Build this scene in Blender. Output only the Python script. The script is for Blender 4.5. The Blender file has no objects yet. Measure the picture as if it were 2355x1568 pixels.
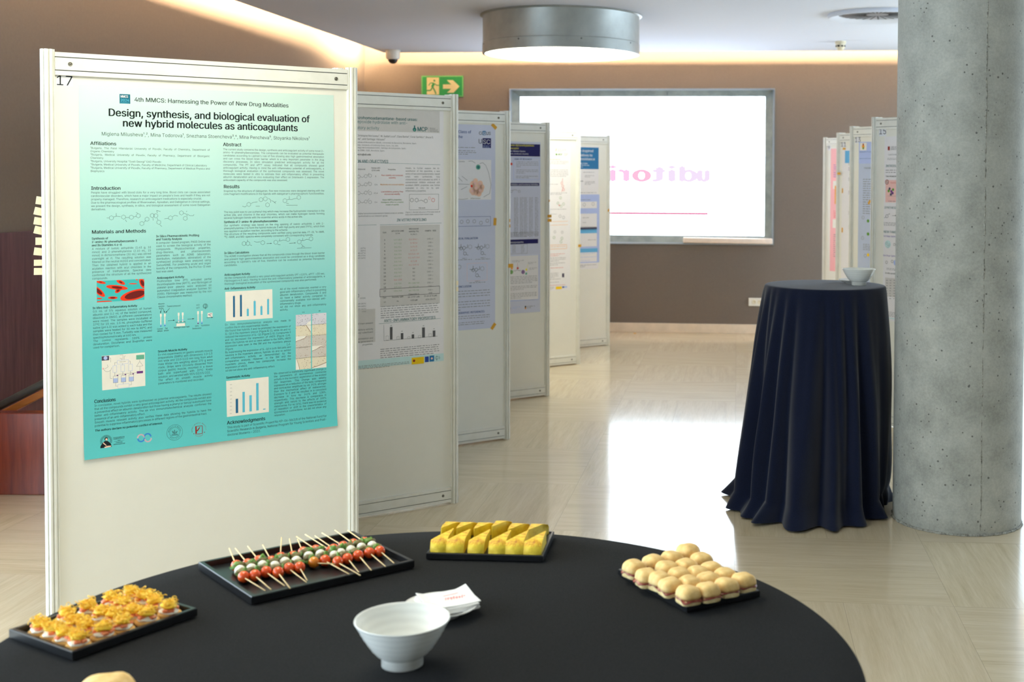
import bpy, bmesh, math, random, os
from mathutils import Vector, Matrix
S = bpy.context.scene
C = S.collection
PI = math.pi
W, H = 2355, 1568
# ------------------------------------------------------------------ camera
F, XC, YP, PITCH, ROLL, EYE = 2800., 1450., 498., math.radians(1.84), .0045, 1.6
cam = bpy.data.objects.new('camera', bpy.data.cameras.new('camera')); C.objects.link(cam)
cam.data.sensor_width = 36; cam.data.sensor_fit = 'HORIZONTAL'
cam.data.lens = F / W * 36
cam.data.shift_x = (W / 2 - XC) / W
cam.data.shift_y = (YP - H / 2) / W
ROT = (Matrix.Rotation(PI / 2 - PITCH, 3, 'X') @ Matrix.Rotation(ROLL, 3, 'Z'))
cam.matrix_world = Matrix.Translation((0, 0, EYE)) @ ROT.to_4x4()
cam.data.clip_start = .05
cam.data.dof.use_dof = True; cam.data.dof.focus_distance = 4.1; cam.data.dof.aperture_fstop = 5.0
S.camera = cam
# ------------------------------------------------------------------ world, exposure
S.view_settings.view_transform = 'Standard'; S.view_settings.look = 'None'
S.view_settings.exposure = 0.0; S.view_settings.gamma = 1; S.view_settings.use_curve_mapping = False
SKY, LAMP, PANE, COVE = 8.6, 10.4, 6.4, 320.0
wd = bpy.data.worlds.new('sky'); S.world = wd; wd.use_nodes = True
wd.node_tree.nodes['Background'].inputs[0].default_value = (.70, .86, 1, 1)
wd.node_tree.nodes['Background'].inputs[1].default_value = SKY
S.cycles.use_denoising = True
S.cycles.max_bounces = 8; S.cycles.diffuse_bounces = 5; S.cycles.glossy_bounces = 4
S.cycles.caustics_reflective = False; S.cycles.caustics_refractive = False
S.cycles.sample_clamp_indirect = 8
def area_light(name, loc, x_axis, y_axis, sx, sy, portal=False, color=(1, 1, 1), power=10, spread=PI):
    l = bpy.data.lights.new(name, 'AREA'); l.shape = 'RECTANGLE'; l.size = sx; l.size_y = sy
    o = bpy.data.objects.new(name, l); C.objects.link(o)
    x = Vector(x_axis).normalized(); y = Vector(y_axis).normalized(); z = x.cross(y)   # light shines along -z
    o.matrix_world = Matrix.Translation(loc) @ Matrix((x, y, z)).transposed().to_4x4()
    l.color = color; l.energy = power; l.spread = spread; l.cycles.is_portal = portal
    return o
# the room: building axis is turned 5 degrees from the view axis
LWX = lambda y: -2.80 - .0905 * (12.82 - y)          # left wall line
FWY = lambda x: 12.592 - .0826 * x                    # far wall line
AX = Vector((.0902, .9959, 0)).normalized(); TX = Vector((.9966, -.0823, 0)).normalized()
LIPX = lambda y: -2.58 - .0905 * (11.8 - y)           # left edge of the hung ceiling
LIPY = lambda x: 12.237 - .0826 * x                   # far edge of the hung ceiling
ZC = 2.86
for y0, y1 in ((-3.4, 5.2),):                          # daylight through the side glazing
    ym = (y0 + y1) / 2
    area_light('side_window_portal', (LWX(ym), ym, 1.45), AX, (0, 0, 1), y1 - y0, 2.7, True)
area_light('added_window_portal', (6.5, 9.1, 1.4), -AX, (0, 0, 1), 5.8, 2.8, True)  # unseen right glazing, added so daylight reaches the ceiling and floor
area_light('far_window_portal', (4.9, FWY(4.9), 1.4), -TX, (0, 0, 1), 2.0, 2.8, True)
WARM = (1, .70, .41)
area_light('far_cove_light', (-.2, LIPY(-.2) - .16, ZC + .13), TX, Vector((0, -.6, .8)), 9.6, .05, color=WARM, power=COVE * 9.6 / 5)
area_light('left_cove_light', (LIPX(6.0) + .16, 6.0, ZC + .13), AX, Vector((.6, 0, .8)), 13.2, .05, color=WARM, power=COVE * 13.2 / 5)
random.seed(7)
# ------------------------------------------------------------------ pixel helpers
def ray(x, y): return ROT @ Vector(((x - XC) / F, -(y - YP) / F, -1))
CAMP = Vector((0, 0, EYE))
def atz(x, y, z): d = ray(x, y); return CAMP + d * ((z - EYE) / d.z)
def aty(x, y, Y): d = ray(x, y); return CAMP + d * (Y / d.y)
# ------------------------------------------------------------------ materials
def lin(c):
    r = []
    for v in c:
        v /= 255.; r.append(v / 12.92 if v <= .04045 else ((v + .055) / 1.055) ** 2.4)
    return tuple(r) + (1,)
class N:
    def __init__(s, name):
        s.m = bpy.data.materials.new(name); s.m.use_nodes = True; s.t = s.m.node_tree
        s.b = s.t.nodes['Principled BSDF']; s.out = s.t.nodes['Material Output']
    def n(s, typ, **kw):
        nd = s.t.nodes.new('ShaderNode' + typ)
        for k, v in kw.items():
            if k[0] == '_': nd.inputs[k[1:].replace('_', ' ')].default_value = v
            else: setattr(nd, k, v)
        return nd
    def l(s, a, b): s.t.links.new(a, b)
    def coord(s, scale=(1, 1, 1), rot=(0, 0, 0), kind='Object', loc=(0, 0, 0)):
        tc = s.n('TexCoord'); mp = s.n('Mapping'); s.l(tc.outputs[kind], mp.inputs[0])
        mp.inputs['Scale'].default_value = scale; mp.inputs['Rotation'].default_value = rot; mp.inputs['Location'].default_value = loc
        return mp.outputs[0]
    def noise(s, vec, scale, detail=4, rough=.6):
        nd = s.n('TexNoise'); s.l(vec, nd.inputs['Vector'])
        nd.inputs['Scale'].default_value = scale; nd.inputs['Detail'].default_value = detail; nd.inputs['Roughness'].default_value = rough
        return nd.outputs[0]
    def ramp(s, fac, stops):
        r = s.n('ValToRGB'); e = r.color_ramp.elements
        while len(e) < len(stops): e.new(.5)
        for k, (p, c) in enumerate(stops): e[k].position = p; e[k].color = c if len(c) == 4 else tuple(c) + (1,)
        s.l(fac, r.inputs[0]); return r.outputs[0]
    def mix(s, fac, a, b, mode='MIX'):
        m = s.n('Mix', data_type='RGBA', blend_type=mode)
        for v, i in ((fac, 0), (a, 6), (b, 7)):
            if hasattr(v, 'is_linked'): s.l(v, m.inputs[i])
            else: m.inputs[i].default_value = v
        return m.outputs[2]
    def math(s, op, a, b=None):
        m = s.n('Math', operation=op)
        for i, v in enumerate((a, b)):
            if v is None: continue
            if hasattr(v, 'is_linked'): s.l(v, m.inputs[i])
            else: m.inputs[i].default_value = v
        return m.outputs[0]
    def bump(s, h, strength=.3, dist=.01):
        b = s.n('Bump'); b.inputs['Strength'].default_value = strength; b.inputs['Distance'].default_value = dist
        s.l(h, b.inputs['Height']); s.l(b.outputs[0], s.b.inputs['Normal'])
    def base(s, col, rough=.5, metal=0, spec=.5):
        if hasattr(col, 'is_linked'): s.l(col, s.b.inputs['Base Color'])
        else: s.b.inputs['Base Color'].default_value = col
        s.b.inputs['Roughness'].default_value = rough; s.b.inputs['Metallic'].default_value = metal
        s.b.inputs['Specular IOR Level'].default_value = spec
        return s
M = {}
def plain(name, rgb, rough=.5, metal=0, spec=.5, var=.06, scale=30):
    m = N(name); c = lin(rgb); v = m.coord()
    d = tuple(x * (1 - var) for x in c[:3]) + (1,); e = tuple(min(1, x * (1 + var)) for x in c[:3]) + (1,)
    m.base(m.ramp(m.noise(v, scale), [(.3, d), (.7, e)]), rough, metal, spec)
    M[name] = m.m; return m
plain('wall', (114, 105, 98), .85, spec=.2, var=.04, scale=60)
plain('ceiling', (214, 219, 232), .9, spec=.1, var=.01)
plain('plaster_white', (205, 200, 192), .9, spec=.1, var=.02)
plain('panel_board', (232, 231, 222), .45, spec=.35, var=.012, scale=8)
m = N('panel_metal'); v = m.coord()
m.base(m.ramp(m.noise(v, 14, 6), [(.25, lin((224, 224, 215))), (.6, lin((233, 233, 226)))]), .35, 0, .5); M['panel_metal'] = m.m
plain('groove', (92, 96, 96), .5, .3)
plain('screw', (120, 118, 108), .35, .8)
plain('paper_white', (232, 230, 232), .6, spec=.3, var=.01)
plain('paper_lilac', (205, 209, 228), .6, spec=.3, var=.01)
plain('paper_pink', (245, 178, 182), .6, var=.01)
plain('paper_slate', (186, 198, 222), .6, var=.02)
plain('card', (228, 230, 236), .6, var=.01)
plain('tape', (216, 160, 42), .6, var=.08, scale=200)
plain('tape_pale', (244, 228, 190), .7, var=.03)
plain('steel', (160, 164, 161), .42, .5, var=.14, scale=6)
plain('steel_edge', (175, 182, 190), .3, .8, var=.05)
plain('dark', (18, 18, 20), .35)
plain('white_plastic', (226, 222, 212), .4, var=.01)
plain('cream_plastic', (214, 204, 178), .45, var=.02)
plain('sign_green', (20, 122, 62), .45, var=.05)
plain('sign_edge', (96, 168, 98), .45, var=.05)
plain('sign_cream', (236, 216, 160), .5, var=.02)
plain('tray_black', (20, 21, 23), .3, spec=.5, var=.25, scale=60)
plain('board_pale', (232, 214, 200), .6, var=.05)
plain('skirting', (224, 208, 188), .3, var=.08, scale=9)
for nm, c in dict(ink=(22, 30, 36), ink_soft=(52, 60, 68), ink_grey=(120, 122, 126), ink_teal=(52, 116, 118), ink_red=(206, 62, 48), ink_orange=(232, 158, 52),
                  ink_green=(98, 148, 66), ink_blue=(48, 78, 150), ink_white=(240, 240, 244), ink_yellow=(238, 226, 96), fill_white=(236, 232, 222), fill_navy=(30, 26, 92),
                  fill_blue=(44, 116, 168), fill_sky=(92, 190, 218), fill_steel=(40, 104, 146), fill_grey=(208, 205, 202), fill_gold=(240, 200, 20), fill_eu=(40, 72, 156),
                  fill_cyan=(198, 226, 226), fill_lav=(176, 192, 236), fill_azure=(104, 178, 226), logo_teal=(22, 104, 128), logo_rose=(204, 178, 190), logo_azure=(58, 136, 216),
                  logo_red=(150, 44, 36), cell_red=(236, 62, 30), cell_dark=(110, 26, 24), cell_teal=(62, 186, 186), fill_peach=(242, 200, 176), fill_rose=(240, 196, 190),
                  fill_plum=(112, 58, 132), fill_leaf=(90, 150, 40), fill_lemon=(238, 226, 60), fill_mint=(104, 176, 150), fill_dgrey=(92, 92, 94), tissue_a=(212, 210, 220), tissue_b=(226, 216, 192),
                  tissue_c=(206, 198, 190), tissue_d=(150, 118, 96), fill_night=(78, 74, 98), ink_violet=(108, 84, 168)).items():
    plain(nm, c, .6, spec=.25, var=.02)
# turquoise poster: printed colour runs from pale mint at the head to turquoise at the foot
m = N('paper_turquoise'); tc = m.n('TexCoord'); sp = m.n('SeparateXYZ'); m.l(tc.outputs['Generated'], sp.inputs[0])
m.base(m.ramp(sp.outputs[2], [(0, lin((92, 196, 198))), (.3, lin((102, 200, 202))), (.62, lin((164, 216, 212))), (1, lin((204, 229, 222)))]), .55, spec=.3); M['paper_turquoise'] = m.m
# blue-to-white header
m = N('paper_sky'); tc = m.n('TexCoord'); sp = m.n('SeparateXYZ'); m.l(tc.outputs['Generated'], sp.inputs[0])
m.base(m.ramp(sp.outputs[2], [(0, lin((236, 238, 246))), (1, lin((88, 150, 232)))]), .6); M['paper_sky'] = m.m
# emission
def emit(name, rgb, k):
    m = N(name); m.base((0, 0, 0, 1), 1, 0, 0); m.b.inputs['Emission Color'].default_value = tuple(rgb) + (1,); m.b.inputs['Emission Strength'].default_value = k; M[name] = m.m
emit('lamp_diffuser', (1, .955, .75), LAMP); emit('lamp_diffuser_yellow', (1, .955, .78), LAMP * .95)
emit('pane_light', (.78, .89, 1), PANE)
emit('letter_pink', (1, .62, .87), 1.0); emit('letter_pale', (.93, .78, .98), 1.0); emit('letter_rose', (1, .55, .74), 1.0); emit('line_rose', (.84, .2, .36), .9)
# travertine floor: strips of stone laid in crossing pairs
m = N('travertine'); v = m.coord(rot=(0, 0, math.radians(5.0)), loc=(0, 0, 0))
sp = m.n('SeparateXYZ'); m.l(v, sp.inputs[0])
U = m.math('DIVIDE', sp.outputs[0], .82); D = m.math('DIVIDE', m.math('SUBTRACT', sp.outputs[1], 4.6), .82)
par = m.math('FLOORED_MODULO', m.math('ADD', m.math('FLOOR', U), m.math('FLOOR', D)), 2.)     # 0: veins run across, 1: veins run in depth
def sel(a, b):                                                                                  # par ? b : a
    return m.math('ADD', m.math('MULTIPLY', a, m.math('SUBTRACT', 1., par)), m.math('MULTIPLY', b, par))
along = sel(U, D); across = sel(D, U)
strip = m.math('FLOOR', m.math('MULTIPLY', across, 2.)); cellid = m.math('ADD', m.math('MULTIPLY', m.math('FLOOR', along), 17.3), m.math('MULTIPLY', strip, 5.71))
cb = m.n('CombineXYZ'); m.l(m.math('MULTIPLY', along, .9), cb.inputs[0]); m.l(m.math('MULTIPLY', across, 11.), cb.inputs[1]); m.l(cellid, cb.inputs[2])
veins = m.noise(cb.outputs[0], 1.5, 6, .62)
cb2 = m.n('CombineXYZ'); m.l(m.math('MULTIPLY', along, 4.), cb2.inputs[0]); m.l(m.math('MULTIPLY', across, 60.), cb2.inputs[1]); m.l(cellid, cb2.inputs[2])
fine = m.noise(cb2.outputs[0], 1.2, 4, .7)
wn = m.n('TexWhiteNoise', noise_dimensions='1D'); m.l(cellid, wn.inputs['W'])
c1 = m.ramp(veins, [(.25, lin((188, 168, 130))), (.45, lin((208, 190, 154))), (.6, lin((217, 200, 166))), (.8, lin((230, 217, 190)))])
c2 = m.mix(.22, c1, m.ramp(fine, [(.35, lin((160, 140, 108))), (.65, lin((220, 208, 184)))]))
c3 = m.mix(m.math('MULTIPLY', wn.outputs[0], .28), c2, lin((206, 188, 166)))
fr = m.math('ABSOLUTE', m.math('SUBTRACT', m.math('FRACT', m.math('MULTIPLY', across, 2.)), .5)); fe = m.math('ABSOLUTE', m.math('SUBTRACT', m.math('FRACT', along), .5))
joint = m.math('MAXIMUM', m.math('GREATER_THAN', fr, .497), m.math('GREATER_THAN', fe, .4985))
m.base(m.mix(m.math('MULTIPLY', joint, .35), c3, lin((120, 100, 76))), .11, spec=.62)
m.b.inputs['Coat Weight'].default_value = .42; m.b.inputs['Coat Roughness'].default_value = .3
m.bump(m.noise(m.coord(), 1.6, 2), .02, .02)
M['travertine'] = m.m
# concrete
m = N('concrete'); v = m.coord()
big = m.noise(v, 2.2, 5, .6); med = m.noise(v, 9, 6, .62); sml = m.noise(v, 90, 4, .7)
c1 = m.ramp(big, [(.3, lin((146, 149, 143))), (.5, lin((170, 173, 166))), (.72, lin((188, 190, 182)))])
c2 = m.mix(.4, c1, m.ramp(med, [(.3, lin((118, 118, 112))), (.7, lin((184, 184, 174)))]))
c2 = m.mix(.16, c2, m.ramp(sml, [(.35, lin((100, 100, 96))), (.65, lin((200, 200, 190)))]))
vo = m.n('TexVoronoi'); m.l(v, vo.inputs['Vector']); vo.inputs['Scale'].default_value = 34
pit = m.math('LESS_THAN', vo.outputs['Distance'], m.math('MULTIPLY', m.noise(v, 13, 2), .26)); wn2 = m.math('GREATER_THAN', m.noise(v, 7, 2), .5)
c3 = m.mix(m.math('MULTIPLY', m.math('MULTIPLY', pit, wn2), .75), c2, lin((62, 62, 60)))
m.base(c3, .75, spec=.3); m.bump(m.math('ADD', med, m.math('MULTIPLY', sml, .4)), .35, .006); M['concrete'] = m.m
m = N('concrete_seam'); v = m.coord(); m.base(m.ramp(m.noise(v, 60, 5, .8), [(.35, lin((96, 94, 88))), (.5, lin((150, 150, 142))), (.7, lin((192, 190, 178)))]), .9, spec=.2); m.bump(m.noise(v, 90), .8, .01); M['concrete_seam'] = m.m
m = N('concrete_frame'); v = m.coord(); m.base(m.ramp(m.noise(v, 9, 5), [(.3, lin((118, 128, 128))), (.7, lin((150, 160, 158)))]), .5, .25); M['concrete_frame'] = m.m
def wood(name, a, b, rough, sc=(18, 18, 1.2)):
    m = N(name); v = m.coord(scale=sc); m.base(m.ramp(m.noise(v, 2, 6, .65), [(.3, lin(a)), (.7, lin(b))]), rough, spec=.5); M[name] = m.m
wood('wood_red', (88, 30, 20), (132, 54, 34), .25)
wood('wood_dark', (74, 46, 58), (98, 64, 74), .2)
wood('wood_gold', (160, 98, 48), (190, 124, 66), .3, (1, 14, 14))
wood('stick', (222, 190, 132), (240, 214, 164), .6, (40, 40, 6))
def cloth(name, rgb, sheen):
    m = N(name); v = m.coord(); n1 = m.noise(v, 420, 2, .8)
    c = lin(rgb); m.base(m.ramp(n1, [(.3, tuple(x * .6 for x in c[:3]) + (1,)), (.7, tuple(x * 1.5 for x in c[:3]) + (1,))]), 1, spec=.06)
    m.b.inputs['Sheen Weight'].default_value = sheen; m.b.inputs['Sheen Roughness'].default_value = .5
    m.bump(n1, .15, .001); M[name] = m.m
cloth('cloth_black', (34, 34, 34), .015); cloth('cloth_navy', (17, 23, 42), .22)
def ceramic(name, rgb, nz=True):
    m = N(name); v = m.coord(); c = lin(rgb)
    wv = m.n('TexWave', bands_direction='Z'); m.l(v, wv.inputs['Vector']); wv.inputs['Scale'].default_value = 28; wv.inputs['Distortion'].default_value = 1.5
    m.base(m.ramp(wv.outputs['Fac'], [(0, tuple(x * .93 for x in c[:3]) + (1,)), (1, c)]), .22, spec=.5); M[name] = m.m
ceramic('ceramic', (240, 240, 232)); plain('china', (232, 230, 224), .12, var=.01)
# food
def food(name, stops, scale, rough=.5, spec=.4, bump=.3, sss=0, det=5, bd=.003):
    m = N(name); v = m.coord(); n1 = m.noise(v, scale, det, .65); m.base(m.ramp(n1, [(p, lin(c)) for p, c in stops]), rough, spec=spec)
    if bump: m.bump(m.noise(v, scale * 2.2, 4), bump, bd)
    if sss: m.b.inputs['Subsurface Weight'].default_value = sss; m.b.inputs['Subsurface Radius'].default_value = (.01, .004, .002); m.b.inputs['Subsurface Scale'].default_value = .5
    M[name] = m.m
food('tomato', [(.35, (222, 74, 24)), (.7, (236, 100, 36))], 40, .12, .55, 0)
food('tomato_orange', [(.35, (214, 120, 28)), (.7, (226, 140, 34))], 40, .12, .55, 0)
food('mozzarella', [(.3, (236, 230, 210)), (.7, (246, 242, 226))], 60, .3, .45, .15)
food('basil', [(.3, (58, 104, 26)), (.7, (116, 160, 56))], 90, .35, .5, .3)
food('anchovy', [(.3, (92, 82, 40)), (.7, (136, 122, 66))], 160, .4, .5, .5)
food('omelette', [(.28, (212, 168, 36)), (.5, (236, 204, 56)), (.75, (242, 214, 78))], 45, .5, .35, .5)
m = N('omelette_skin'); v = m.coord(); n1 = m.noise(v, 55, 5, .7)
m.base(m.ramp(n1, [(.34, lin((176, 98, 28))), (.44, lin((222, 168, 42))), (.56, lin((238, 204, 62))), (.7, lin((242, 210, 74)))]), .5, spec=.35); m.bump(m.noise(v, 120), .4, .003); M['omelette_skin'] = m.m
food('bread_crust', [(.3, (222, 174, 98)), (.5, (240, 202, 132)), (.75, (248, 222, 164))], 32, .6, .3, .25)
food('bread_crumb', [(.3, (222, 192, 128)), (.7, (240, 220, 168))], 120, .8, .2, .5)
food('ham', [(.3, (96, 30, 26)), (.55, (148, 66, 52)), (.75, (214, 168, 140))], 70, .35, .5, .3)
food('biscuit', [(.3, (200, 146, 70)), (.7, (230, 184, 108))], 70, .7, .25, .4)
food('salmon', [(.3, (232, 112, 60)), (.6, (246, 146, 92)), (.8, (250, 190, 144))], 90, .3, .5, .3)
food('cream_cheese', [(.3, (240, 232, 208)), (.7, (250, 246, 232))], 70, .4, .4, .3)
food('egg_thread', [(.3, (254, 196, 26)), (.7, (255, 222, 74))], 80, .45, .4, 0)
food('napkin', [(.3, (240, 238, 232)), (.7, (248, 247, 243))], 60, .9, .1, .1)
plain('napkin_print', (238, 108, 112), .9, var=.05)
# ------------------------------------------------------------------ mesh helpers
def link(name, me, mat=None, parent=None, smooth=False, loc=None):
    o = bpy.data.objects.new(name, me); C.objects.link(o)
    if mat is not None:
        for k in (mat if isinstance(mat, (list, tuple)) else [mat]): me.materials.append(M[k] if isinstance(k, str) else k)
    if parent: o.parent = parent
    if loc is not None: o.location = loc
    if smooth: me.polygons.foreach_set('use_smooth', [True] * len(me.polygons))
    return o
def pyd(name, v, f, mat, parent=None, smooth=False, loc=None):
    me = bpy.data.meshes.new(name); me.from_pydata(v, [], f); me.update(); return link(name, me, mat, parent, smooth, loc)
def fin(name, bm, mat, parent=None, smooth=False, loc=None, auto=None):
    bmesh.ops.recalc_face_normals(bm, faces=bm.faces)
    me = bpy.data.meshes.new(name); bm.to_mesh(me); bm.free()
    if smooth and auto:
        me.polygons.foreach_set('use_smooth', [True] * len(me.polygons)); me.set_sharp_from_angle(angle=math.radians(auto))
    return link(name, me, mat, parent, smooth, loc)
def bx(bm, c, s, bevel=0, mx=None, seg=2):
    r = bmesh.ops.create_cube(bm, size=1, matrix=Matrix.Translation(c) @ Matrix.Diagonal((s[0], s[1], s[2], 1)))
    vs = r['verts']
    if bevel:
        es = list({e for v in vs for e in v.link_edges})
        q = bmesh.ops.bevel(bm, geom=es, offset=bevel, segments=seg, affect='EDGES', profile=.5); vs = list({v for f in q['faces'] for v in f.verts} | {v for v in vs if v.is_valid})
    if mx is not None: bmesh.ops.transform(bm, matrix=mx, verts=[v for v in vs if v.is_valid])
    return vs
def lathe(bm, prof, seg=48, c=(0, 0, 0)):
    rings = []
    for r, z in prof:
        if r < 1e-6: rings.append([bm.verts.new((c[0], c[1], c[2] + z))])
        else: rings.append([bm.verts.new((c[0] + r * math.cos(2 * PI * k / seg), c[1] + r * math.sin(2 * PI * k / seg), c[2] + z)) for k in range(seg)])
    for a, b in zip(rings, rings[1:]):
        for k in range(seg):
            j = (k + 1) % seg
            if len(a) == 1 and len(b) == 1: continue
            if len(a) == 1: bm.faces.new((a[0], b[k], b[j]))
            elif len(b) == 1: bm.faces.new((a[k], a[j], b[0]))
            else: bm.faces.new((a[k], a[j], b[j], b[k]))
    return rings
def tube(bm, pts, r, seg=8, cap=True):
    pts = [Vector(p) for p in pts]; rings = []
    for i, p in enumerate(pts):
        d = (pts[min(i + 1, len(pts) - 1)] - pts[max(i - 1, 0)]).normalized()
        a = d.cross(Vector((0, 0, 1))); a = a.normalized() if a.length > 1e-4 else Vector((1, 0, 0)); b = d.cross(a)
        rr = r[i] if isinstance(r, (list, tuple)) else r
        rings.append([bm.verts.new(p + (a * math.cos(2 * PI * k / seg) + b * math.sin(2 * PI * k / seg)) * rr) for k in range(seg)])
    for a, b in zip(rings, rings[1:]):
        for k in range(seg): j = (k + 1) % seg; bm.faces.new((a[k], a[j], b[j], b[k]))
    if cap: bm.faces.new(rings[0][::-1]); bm.faces.new(rings[-1])
def ball(bm, c, r, sub=3, amp=0, sd=0, mx=None):
    from mathutils import noise as nz
    q = bmesh.ops.create_icosphere(bm, subdivisions=sub, radius=1)
    rr = r if isinstance(r, (list, tuple)) else (r, r, r)
    for v in q['verts']:
        d = v.co.copy(); k = 1 + amp * nz.noise(d * 1.7 + Vector((sd * 3.1, sd, -sd)))
        p = Vector((d.x * rr[0], d.y * rr[1], d.z * rr[2])) * k
        v.co = (mx @ p if mx is not None else p) + Vector(c)
    return q['verts']
def tag(o, label, cat, group=None, kind=None):
    o['label'] = label; o['category'] = cat
    if group: o['group'] = group
    if kind: o['kind'] = kind
    return o
def thing(name, label, cat, loc=(0, 0, 0), rz=0, group=None):
    o = bpy.data.objects.new(name, None); C.objects.link(o); o.location = loc; o.rotation_euler = (0, 0, rz); o.empty_display_size = .05
    return tag(o, label, cat, group)
def struct(o, label=None):
    o['kind'] = 'structure'
    if label: o['label'] = label
    return o
def copy_tree(o, parent=None):
    c = o.copy(); C.objects.link(c)
    if parent: c.parent = parent
    for ch in list(o.children): copy_tree(ch, c)
    return c
# ------------------------------------------------------------------ the setting
def quadbox(name, pts, z0, z1, mat):
    n = len(pts); v = [(p[0], p[1], z0) for p in pts] + [(p[0], p[1], z1) for p in pts]
    f = [tuple(range(n))[::-1], tuple(range(n, 2 * n))] + [(k, (k + 1) % n, n + (k + 1) % n, n + k) for k in range(n)]
    return pyd(name, v, f, mat)
struct(quadbox('floor', [(-6.5, -5.4), (7, -5.4), (7, 13.6), (-6.5, 13.6)], -.12, 0, 'travertine'), 'polished pale travertine floor laid in crossing strips')
YB = -5.0
struct(quadbox('ceiling', [(LIPX(YB), YB), (6.5, YB), (6.5, LIPY(6.5)), (LIPX(12.46), 12.46)], ZC, ZC + .06, 'ceiling'), 'white hung ceiling with light coves along its edges')
struct(quadbox('roof', [(-6.5, -5.4), (7, -5.4), (7, 13.6), (-6.5, 13.6)], 3.4, 3.5, 'plaster_white'))
# far wall with the opening for the backlit window and the tall window at its right end
WX0, WX1, WZ0, WZ1 = -1.263, 1.469, .913, 2.516
def wallseg(name, x0, x1, z0, z1, mat='wall', th=.25):
    return quadbox(name, [(x0, FWY(x0)), (x1, FWY(x1)), (x1, FWY(x1) + th), (x0, FWY(x0) + th)], z0, z1, mat)
bm = bmesh.new()
def wseg(x0, x1, z0, z1, th=.25):
    v = [bm.verts.new((x, FWY(x) + d, z)) for z in (z0, z1) for x, d in ((x0, 0), (x1, 0), (x1, th), (x0, th))]
    for f in ((3, 2, 1, 0), (4, 5, 6, 7), (0, 1, 5, 4), (1, 2, 6, 5), (2, 3, 7, 6), (3, 0, 4, 7)): bm.faces.new([v[k] for k in f])
for a in ((-3.2, WX0, 0, 3.4), (WX1, 3.95, 0, 3.4), (WX0, WX1, 0, WZ0), (WX0, WX1, WZ1, 3.4), (5.9, 6.8, 0, 3.4), (3.95, 5.9, 2.8, 3.4)): wseg(*a)
struct(fin('wall_far', bm, 'wall'), 'brown grey far wall with warm light along the top')
struct(quadbox('wall_left', [(LWX(5.3), 5.3), (LWX(13.1), 13.1), (LWX(13.1) - .25, 13.1), (LWX(5.3) - .25, 5.3)], 0, 3.4, 'wall'), 'brown left wall with warm light along the top')
bm = bmesh.new()
for y0_, y1_, z0_, z1_ in ((-5.2, 6.2, 0, 3.4), (6.2, 12.0, 2.8, 3.4), (12.0, 12.6, 0, 3.4)): bx(bm, (6.625, (y0_ + y1_) / 2, (z0_ + z1_) / 2), (.25, y1_ - y0_, z1_ - z0_))
struct(fin('wall_right', bm, 'plaster_white'))
bm = bmesh.new()  # bars of the unseen right window added for its daylight
for y_ in (6.24, 8.15, 10.05, 11.96): bx(bm, (6.6, y_, 1.4), (.1, .07, 2.8), .005)
struct(fin('added_window', bm, 'steel_edge'))
struct(quadbox('wall_left_near', [(LWX(-5.2), -5.2), (LWX(-3.4), -3.4), (LWX(-3.4) - .25, -3.4), (LWX(-5.2) - .25, -5.2)], 0, 3.4, 'plaster_white'))
struct(quadbox('wall_back', [(-5.2, -5.25), (6.75, -5.25), (6.75, -5), (-5.2, -5)], 0, 3.4, 'plaster_white'))
bm = bmesh.new()      # side glazing bars, outside the picture
for k in range(5):
    y = -3.36 + k * 2.12
    bx(bm, (LWX(y), y, 1.42), (.08, .06, 2.84), .005)
bx(bm, (LWX(.92), .92, .04), (.1, 8.6, .08), .005, Matrix.Translation((LWX(.92), .92, 0)) @ Matrix.Rotation(-.0902, 4, 'Z') @ Matrix.Translation((-LWX(.92), -.92, 0)))
bx(bm, (LWX(.92), .92, 3.12), (.1, 8.6, .56), .005, Matrix.Translation((LWX(.92), .92, 0)) @ Matrix.Rotation(-.0902, 4, 'Z') @ Matrix.Translation((-LWX(.92), -.92, 0)))
struct(fin('window_2', bm, 'steel_edge'))
bm = bmesh.new()
for x in (4.0, 5.85): bx(bm, (x, FWY(x) + .1, 1.4), (.07, .1, 2.8), .005)
struct(fin('window_3', bm, 'steel_edge'))
bm = bmesh.new()      # stone skirting along the far wall
x0, x1 = -2.78, 3.9
bx(bm, ((x0 + x1) / 2, FWY((x0 + x1) / 2) - .009, .0475), (x1 - x0, .018, .095), .003, Matrix.Translation(((x0 + x1) / 2, FWY((x0 + x1) / 2), 0)) @ Matrix.Rotation(-.0824, 4, 'Z') @ Matrix.Translation((-(x0 + x1) / 2, -FWY((x0 + x1) / 2), 0)))
struct(fin('baseboard_far', bm, 'skirting'), 'pale stone skirting along the far wall')
# backlit window: steel frame, sunk pane and mirrored letters
FWROT = Matrix.Rotation(-.0824, 4, 'Z')
fwo = Vector((WX0, FWY(WX0), 0)); ud = (Vector((WX1, FWY(WX1), 0)) - fwo); WL = ud.length
win = bpy.data.objects.new('window_1', None); C.objects.link(win); win.location = fwo; win.rotation_euler = (0, 0, math.atan2(ud.y, ud.x))
struct(win, 'wide backlit window with mirrored pink letters'); 
bm = bmesh.new()      # sloping reveal from the wall face (y=0) to the pane (y=.16), with a thin proud lip
def rect(x0, z0, x1, z1, y): return [bm.verts.new(p) for p in ((x0, y, z0), (x1, y, z0), (x1, y, z1), (x0, y, z1))]
q0 = rect(0, WZ0, WL, WZ1, -.015); q1 = rect(.012, WZ0 + .012, WL - .012, WZ1 - .012, -.015); q2 = rect(.018, WZ0 + .018, WL - .018, WZ1 - .018, .03)
q3 = rect(.098, WZ0 + .088, WL - .094, WZ1 - .078, .06); q4 = rect(.098, WZ0 + .088, WL - .094, WZ1 - .078, .10); q5 = rect(0, WZ0, WL, WZ1, .10)
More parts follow.
